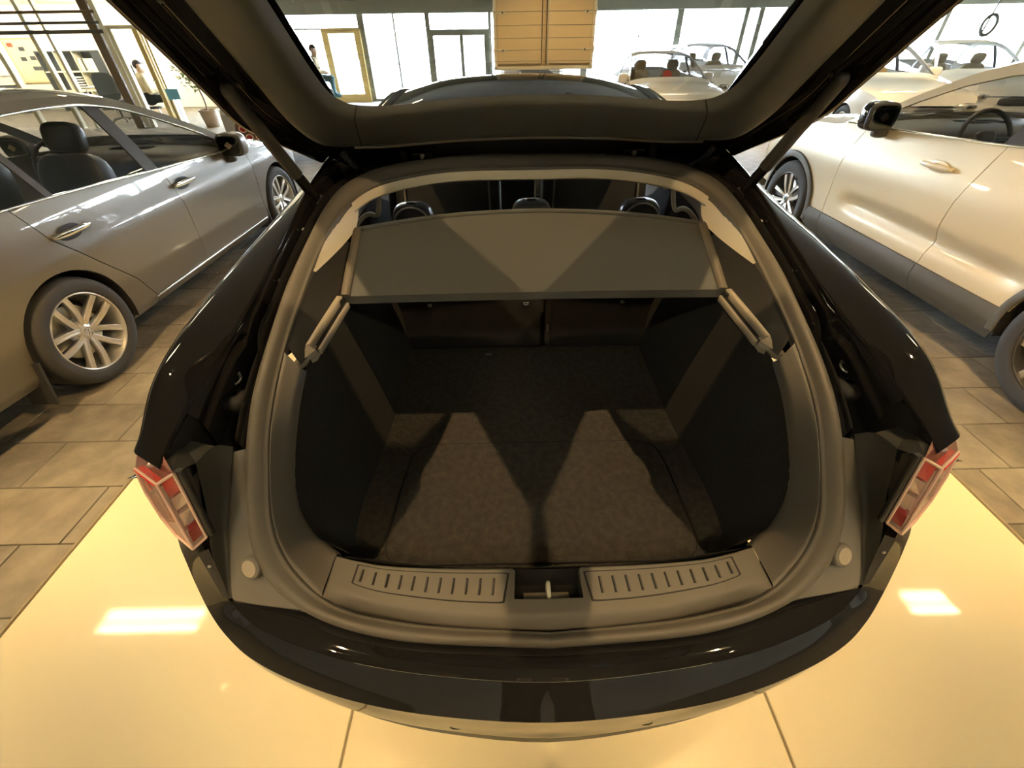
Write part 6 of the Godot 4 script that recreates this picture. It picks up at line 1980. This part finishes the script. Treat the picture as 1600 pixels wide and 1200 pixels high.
func build_office() -> void:
	var z := -13.0
	var n := 0
	for q in [[-15.9, 0.1, "frame_cream"], [-13.4, 0.08, "frame_cream"], [-11.98, 0.1, "frame_cream"], [-11.0, 0.09, "frame_cream"], [-10.62, 0.06, "frame_cream"], [-9.5, 0.2, "frame_brown"], [-9.3, 0.12, "frame_cream"]]:
		n += 1
		structure("trim_%d" % n, box(q[1], 2.72, 0.12, 0.006), M[q[2]], "upright %d of the office partition, counted from the left" % n, "post", at(q[0], FLOOR_Y + 1.36, z))
	for y: float in [2.24, 2.05, 1.89]:
		n += 1
		structure("trim_%d" % n, box(7.7, 0.05 if y > 2.0 else 0.07, 0.09, 0.005), M.frame_brown if y > 2.2 else M.frame_dark, "rail at the %s of the office partition" % ("top" if y > 2.2 else ("middle" if y > 2.0 else "bottom")), "rail", at(-13.15, y, z + 0.02))
	structure("window_20", box(7.7, 1.85, 0.012, 0.001), M.clear_glass, "large glass pane of the office partition", "window", at(-13.15, 0.93, z))
	structure("wall_office", box(8.4, 2.75, 0.15, 0.01), M.wall_white, "white back wall of the office", "wall", at(-12.9, 1.34, -17.3))
	structure("ceiling_office", box(8.4, 0.12, 4.4, 0.01), M.ceiling_white, "lower ceiling over the office with round downlights", "ceiling", at(-12.9, 2.66, -15.2))
	for x: float in [-15.6, -13.9, -12.2, -10.5]:
		for zz: float in [-14.0, -15.6]:
			var d := thing("downlight", "%s round downlight from the left in the %s row of the office ceiling" % [ORD[roundi((x + 15.6) / 1.7)], "front" if zz > -15.0 else "rear"], "lamp", Vector3(x, 2.6, zz), 0.0, "office downlights")
			part("trim_ring", lathe([[0.05, -0.012], [0.075, -0.012], [0.08, 0.0]], 16), M.frame_cream, d)
			part("lamp_disc", lathe([[0.0, -0.008], [0.05, -0.008], [0.05, 0.0]], 16), M.downlight, d)
	for x: float in [-14.8, -11.4]:
		var l := OmniLight3D.new()
		l.name = "office_glow"
		l.light_color = Color(1, 0.95, 0.85)
		l.light_energy = 5.0
		l.omni_range = 30.0
		l.omni_attenuation = 2.0
		l.light_size = 0.3
		l.shadow_enabled = true
		add_child(l, true)
		l.position = Vector3(x, 2.3, -15.2)
	# open office door in a yellow wooden frame
	var d2 := Node3D.new()
	d2.name = "door_3"
	add_child(d2)
	d2.position = Vector3(-8.95, FLOOR_Y, z)
	tag(d2, "open office doorway in a yellow wooden frame", "door", "", "structure")
	part("jamb", box(0.11, 2.0, 0.12, 0.006), M.wood_yellow, d2, at(0.36, 1.0, 0))
	part("jamb", box(0.09, 2.0, 0.12, 0.006), M.frame_cream, d2, at(-0.22, 1.0, 0))
	part("door_head", box(0.7, 0.07, 0.12, 0.006), M.frame_cream, d2, at(0.07, 2.0, 0.002))
	part("door_leaf", box(0.045, 1.95, 0.5, 0.006), M.wood_yellow, d2, Transform3D(Basis(Vector3.UP, 0.25), Vector3(0.4, 0.98, -0.3)))
	part("handle", rod(Vector3(0.34, 0.98, 0.06), Vector3(0.34, 0.98, 0.16), 0.014), M.steel, d2)
	# dark shelf unit with folders
	var sx := -13.55
	var sz := -16.9
	var sh := thing("shelf_unit", "dark open shelf unit with compartments against the office wall", "shelf", Vector3(sx, FLOOR_Y, sz))
	part("back_board", box(1.7, 1.52, 0.02, 0.004), M.shelf_dark, sh, at(0, 0.78, -0.17))
	for k in 4:
		part("side_board", box(0.035, 1.55, 0.36, 0.004), M.shelf_dark if k % 3 == 0 else M.frame_cream, sh, at(-0.84 + 0.56 * k, 0.775, 0))
	for k in 4:
		part("shelf_board", box(1.7, 0.035, 0.35, 0.004), M.frame_cream if k == 1 or k == 2 else M.shelf_dark, sh, at(0, 0.03 + 0.5 * k, 0.004))
	var rng := RandomNumberGenerator.new()
	rng.seed = 9
	for k in 9:
		var b := part("folder", box(0.05, 0.3, 0.24, 0.004), [M.paper, M.shelf_dark, M.frame_cream][rng.randi() % 3], self, at(sx + 0.34 + 0.056 * k, FLOOR_Y + 1.202, sz + 0.02))
		tag(b, "%s upright folder from the left on the dark unit's top shelf" % ORD[k], "folder", "folders on the top shelf")
	for k in 6:
		var b := part("paper_tray", box(0.34, 0.03, 0.27, 0.004), M.paper, self, at(sx - 0.02 + (0.02 if k % 2 == 0 else -0.02), FLOOR_Y + 0.5625 + 0.0655 * k, sz + 0.02))
		tag(b, "%s white paper tray from the bottom of the stack in the dark unit" % ORD[k], "tray", "paper trays in the shelf unit")
	# notice board with pictures
	var nb := thing("notice_board", "beige notice board with small dark pictures on the office wall", "board", Vector3(-15.1, 0.72, -17.2))
	part("board_panel", box(0.95, 1.1, 0.04, 0.008), M.board_beige, nb, at(0, 0.55, 0))
	part("board_frame", join([[box(1.0, 0.04, 0.05, 0.004), at(0, 1.1, 0)], [box(1.0, 0.04, 0.05, 0.004), at(0, 0, 0)], [box(0.04, 1.1, 0.05, 0.004), at(-0.48, 0.55, 0)], [box(0.04, 1.1, 0.05, 0.004), at(0.48, 0.55, 0)]]), M.wood_yellow, nb)
	for q in [[-0.3, 0.95, 0], [0.0, 0.85, 1], [0.2, 0.62, 1], [-0.1, 0.6, 1], [0.12, 0.36, 1], [0.3, 0.36, 1]]:
		part("picture", box(0.17, 0.1, 0.012, 0.002), M.sticker_red if q[2] == 0 else M.shelf_dark, nb, at(q[0], q[1], 0.025))
	# white board and low cupboard at the far left
	var wb := part("white_board", box(1.0, 0.8, 0.04, 0.006), M.paper, self, at(-16.3, 1.3, -17.19))
	tag(wb, "plain white board on the office wall left of the notice board", "board")
	var cb := thing("low_cupboard", "dark low cupboard under the white board in the office", "cupboard", Vector3(-16.0, FLOOR_Y, -16.6))
	part("cupboard_body", box(1.3, 0.74, 0.45, 0.008), M.shelf_dark, cb, at(0, 0.37, 0))
	for s: float in [-1.0, 1.0]:
		part("cupboard_door", box(0.62, 0.66, 0.02, 0.005), M.shelf_dark, cb, at(0.32 * s, 0.38, 0.235))
	part("cupboard_top", box(1.34, 0.03, 0.48, 0.006), M.frame_cream, cb, at(0, 0.755, 0))
	# desk with a monitor, office chair
	var dk := thing("office_desk", "pale office desk in front of the dark shelf unit", "desk", Vector3(-11.2, FLOOR_Y, -15.3))
	part("desk_top", box(1.7, 0.035, 0.8, 0.006), M.frame_cream, dk, at(0, 0.735, 0))
	for sx2: float in [-0.8, 0.8]:
		for sz2: float in [-0.34, 0.34]:
			part("leg", rod(Vector3(sx2, 0, sz2), Vector3(sx2, 0.72, sz2), 0.02), M.steel, dk)
	var mo := thing("desk_monitor", "black flat monitor standing on the office desk", "monitor", Vector3(-11.0, FLOOR_Y + 0.7535, -15.35), PI + 0.3)
	part("monitor_foot", box(0.24, 0.012, 0.18, 0.004), M.dark_plastic, mo, at(0, 0.006, 0))
	part("monitor_neck", box(0.04, 0.14, 0.03, 0.004), M.dark_plastic, mo, at(0, 0.08, -0.02))
	part("monitor_panel", box(0.55, 0.34, 0.03, 0.006), M.deep_black, mo, at(0, 0.3, 0))
	var ch := thing("office_chair", "black office chair with a tall rounded back beside the partition", "chair", Vector3(-10.7, FLOOR_Y, -14.1), 0.5)
	part("backrest", pillow(0.5, 0.62, 0.1, 0.6, 12), M.cloth_dark, ch, Transform3D(Basis.from_euler(Vector3(-0.15, 0, 0)), Vector3(0, 0.82, 0.24)))
	part("seat", pillow(0.5, 0.1, 0.48, 0.6, 10), M.cloth_dark, ch, at(0, 0.48, 0))
	part("column", rod(Vector3(0, 0.1, 0), Vector3(0, 0.44, 0), 0.025), M.dark_plastic, ch)
	for k in 5:
		var a := TAU * k / 5.0
		part("foot", rod(Vector3(0, 0.1, 0), Vector3(cos(a) * 0.28, 0.06, sin(a) * 0.28), 0.018), M.dark_plastic, ch)
		part("castor", pillow(0.04, 0.055, 0.05, 0.9, 6), M.dark_plastic, ch, at(cos(a) * 0.28, 0.028, sin(a) * 0.28))
	# blue card on a stand and leafy plant outside the office door
	var bc := thing("blue_stand", "small blue display card on a thin stand near the plant", "display", Vector3(-8.2, FLOOR_Y, -12.75))
	part("card", box(0.3, 0.22, 0.01, 0.002), M.blue_card, bc, at(0, 0.72, 0))
	part("stand", rod(Vector3(0, 0.01, -0.015), Vector3(0, 0.8, -0.015), 0.012), M.steel, bc)
	part("stand_foot", box(0.26, 0.012, 0.2, 0.003), M.steel, bc, at(0, 0.006, 0))
	potted_tree(Vector3(-7.6, FLOOR_Y, -12.9), 1.7)

func potted_tree(p: Vector3, h: float) -> void:
	var t := thing("potted_tree", "leafy green potted tree beside the office door", "plant", p)
	part("pot", lathe([[0.0, 0.0], [0.15, 0.0], [0.2, 0.34], [0.215, 0.34], [0.215, 0.38], [0.19, 0.38], [0.18, 0.33], [0.0, 0.33]], 24), M.pot, t)
	part("trunk", tube(smooth_line(pv([[0, 0.32, 0], [0.02, 0.6, 0.01], [-0.02, 0.9, 0.0], [0.0, h * 0.8, 0.02]]), 4), 0.02, 8), M.frame_brown, t)
	var rng := RandomNumberGenerator.new()
	rng.seed = 31
	var leaf := MB.new()
	leaf.tri(Vector3(0, 0, 0), Vector3(0.03, 0.008, 0.05), Vector3(0, 0.004, 0.13), Vector3.UP)
	leaf.tri(Vector3(0, 0, 0), Vector3(-0.03, 0.008, 0.05), Vector3(0, 0.004, 0.13), Vector3.UP)
	var lm := leaf.done()
	for g in 2:
		var all := MB.new()
		for i in 260:
			var d := Vector3(rng.randfn(), rng.randfn(), rng.randfn()).normalized() * pow(rng.randf(), 0.5)
			var q := Vector3(d.x * 0.4, h * 0.72 + d.y * 0.48, d.z * 0.4)
			all.add(lm, Transform3D(Basis.from_euler(Vector3(rng.randf_range(-0.6, 0.9), rng.randf() * TAU, rng.randf_range(-0.5, 0.5))), q))
		var o := part("foliage", all.done(), M.leaf if g == 0 else M.leaf_pale, t)
		o.set_meta("kind", "stuff")

# ---------------------------------------------------------------- people
func seated_person(p: Vector3, turn: float, shirt: Material, lower: Material, hat: Material, label: String, seat_h: float) -> void:
	var t := thing("person", label, "person", p, turn)
	var hip := seat_h + 0.1
	var b := [[Vector3(0, hip, 0), Vector3(0, hip + 0.25, 0.0), 0.15, 0.14], [Vector3(0, hip + 0.25, 0), Vector3(0, hip + 0.46, -0.03), 0.14, 0.12], [Vector3(-0.14, hip + 0.45, -0.02), Vector3(0.14, hip + 0.45, -0.02), 0.07, 0.07], [Vector3(0, hip + 0.46, -0.03), Vector3(0, hip + 0.6, -0.06), 0.055, 0.05], [Vector3(0, hip + 0.67, -0.07), Vector3(0, hip + 0.73, -0.065), 0.085, 0.095], [Vector3(0, hip + 0.63, -0.12), Vector3(0, hip + 0.66, -0.14), 0.05, 0.03]]
	for s: float in [-1.0, 1.0]:
		b.append([Vector3(0.2 * s, hip + 0.43, -0.02), Vector3(0.26 * s, hip + 0.17, -0.06), 0.06, 0.045])
		b.append([Vector3(0.26 * s, hip + 0.17, -0.06), Vector3(0.14 * s, hip + 0.14, -0.3), 0.042, 0.032])
		b.append([Vector3(0.14 * s, hip + 0.14, -0.3), Vector3(0.1 * s, hip + 0.13, -0.38), 0.035, 0.02])
		b.append([Vector3(0.1 * s, hip, 0), Vector3(0.13 * s, hip - 0.02, -0.42), 0.095, 0.065])
		b.append([Vector3(0.13 * s, hip - 0.02, -0.42), Vector3(0.13 * s, maxf(hip - 0.44, 0.1), -0.42), 0.06, 0.045])
		b.append([Vector3(0.13 * s, maxf(hip - 0.46, 0.05), -0.42), Vector3(0.13 * s, maxf(hip - 0.48, 0.045), -0.58), 0.045, 0.035])
		b.append([Vector3(0.093 * s, hip + 0.7, -0.06), Vector3(0.095 * s, hip + 0.72, -0.05), 0.02, 0.02])
	part("body", bones_mesh(b, 0.025, 0.06), M.skin, t)
	var sh := [b[0], b[1], b[2]]
	var tr := [b[0]]
	for i in range(6, b.size(), 7):
		sh.append(b[i])
		sh.append(b[i + 1])
		tr.append(b[i + 3])
		tr.append(b[i + 4])
		tr.append(b[i + 5])
	part("shirt", bones_mesh(sh, 0.025, 0.06, 0.012), shirt, t)
	part("trousers", bones_mesh(tr, 0.025, 0.06, 0.014), lower, t)
	part("hair", bones_mesh([[Vector3(0, hip + 0.74, -0.045), Vector3(0, hip + 0.755, -0.055), 0.1, 0.098]], 0.02, 0.03), hat, t)
	part("cap_peak", pillow(0.15, 0.02, 0.12, 0.8, 8), hat, t, at(0, hip + 0.775, -0.16))
	var st := thing("stool", "plain stool under the person %s" % ("by the wooden door" if p.x > -8.0 else ("in the office" if p.x > -12.0 else "behind")), "stool", p, turn)
	part("seat", lathe([[0.0, 0.0], [0.19, 0.0], [0.2, 0.02], [0.19, 0.04], [0.0, 0.04]], 20), M.dark_plastic, st, at(0, seat_h - 0.13, 0))
	for k in 4:
		var a := TAU * (k + 0.5) / 4.0
		part("leg", rod(Vector3(cos(a) * 0.12, seat_h - 0.13, sin(a) * 0.12), Vector3(cos(a) * 0.18, 0.0, sin(a) * 0.18), 0.014), M.steel, st)

func build_people() -> void:
	seated_person(Vector3(-6.05, FLOOR_Y, -16.9), -1.3, M.cloth_beige, M.cloth_teal, M.hair_dark, "person in a tan jacket and dark cap sitting by the wooden framed door", 0.66)
	seated_person(Vector3(-9.8, FLOOR_Y, -14.2), -0.9, M.cloth_beige, M.cloth_dark, M.hair_dark, "person in a dark cap seated behind the office partition", 0.42)
	# the photographer, standing behind the camera and mirrored in the bumper
	var t := thing("person", "person in dark clothes standing before the rear bumper and mirrored in it", "person", Vector3(0.02, 0.0, 0.42))
	var legs := []
	for s: float in [-1.0, 1.0]:
		legs.append([Vector3(0.1 * s, 0.95, 0), Vector3(0.12 * s, 0.5, 0.0), 0.095, 0.065])
		legs.append([Vector3(0.12 * s, 0.5, 0), Vector3(0.13 * s, 0.1, 0.03), 0.06, 0.045])
	var feet := []
	for s: float in [-1.0, 1.0]:
		feet.append([Vector3(0.13 * s, 0.055, 0.05), Vector3(0.15 * s, 0.05, -0.13), 0.05, 0.045])
	var trunk := [[Vector3(0, 0.98, 0), Vector3(0, 1.2, 0.02), 0.15, 0.14], [Vector3(0, 1.2, 0.02), Vector3(0, 1.4, 0.03), 0.14, 0.12], [Vector3(-0.15, 1.42, 0.03), Vector3(0.15, 1.42, 0.03), 0.07, 0.07], [Vector3(0, 1.45, 0.03), Vector3(0, 1.56, 0.02), 0.055, 0.05]]
	var head := [[Vector3(0, 1.62, 0.01), Vector3(0, 1.7, 0.02), 0.085, 0.095], [Vector3(0, 1.6, -0.06), Vector3(0, 1.63, -0.075), 0.045, 0.025]]
	var arms := []
	for s: float in [-1.0, 1.0]:
		arms.append([Vector3(0.2 * s, 1.4, 0.03), Vector3(0.25 * s, 1.2, -0.08), 0.058, 0.046])
		arms.append([Vector3(0.25 * s, 1.2, -0.08), Vector3(0.12 * s, 1.48, -0.24), 0.042, 0.032])
	var hands := []
	for s: float in [-1.0, 1.0]:
		hands.append([Vector3(0.12 * s, 1.48, -0.24), Vector3(0.1 * s, 1.56, -0.28), 0.034, 0.03])
		for k in 4:
			hands.append([Vector3((0.105 - 0.006 * k) * s, 1.56 + 0.018 * k, -0.285), Vector3((0.07 - 0.004 * k) * s, 1.575 + 0.02 * k, -0.3), 0.01, 0.008])
		hands.append([Vector3(0.1 * s, 1.55, -0.275), Vector3(0.06 * s, 1.57, -0.27), 0.011, 0.009])
	var all := legs + feet + trunk + head + arms + hands
	part("body", bones_mesh(all, 0.022, 0.035), M.skin, t)
	part("shirt", bones_mesh(trunk + arms, 0.025, 0.05, 0.012), M.cloth_dark, t)
	part("trousers", bones_mesh(legs, 0.025, 0.04, 0.016), M.cloth_dark, t)
	part("shoe", bones_mesh([feet[0]], 0.02, 0.02, 0.006), M.deep_black, t, at(0, 0.012, 0))
	part("shoe", bones_mesh([feet[1]], 0.02, 0.02, 0.006), M.deep_black, t, at(0, 0.012, 0))
	part("hair", bones_mesh([[Vector3(0, 1.71, 0.03), Vector3(0, 1.73, 0.025), 0.1, 0.098]], 0.02, 0.03), M.hair_dark, t)

# ---------------------------------------------------------------- small things in the background
func build_details() -> void:
	var hp := thing("hanging_hoop", "grey hoop hung on thin wires before the bright windows at right", "ornament", Vector3(13.3, 1.3, -15.2))
	var ring := PackedVector3Array()
	for i in 28:
		var a := TAU * i / 28.0
		ring.append(Vector3(cos(a) * 0.19, 0.46 + sin(a) * 0.22, 0))
	part("hoop_ring", tube(ring, 0.04, 8, true), M.hoop_grey, hp)
	part("hoop_bar", rod(Vector3(-0.1, 0.22, 0), Vector3(0.16, 3.25, 0), 0.022, 6), M.hoop_grey, hp)
	part("stay_wire", rod(Vector3(-0.1, 0.26, 0), Vector3(-0.3, -1.335, 0.1), 0.014, 6), M.hoop_grey, hp)
	part("stay_wire", rod(Vector3(0.1, 0.28, 0), Vector3(0.3, -1.335, 0.1), 0.014, 6), M.hoop_grey, hp)
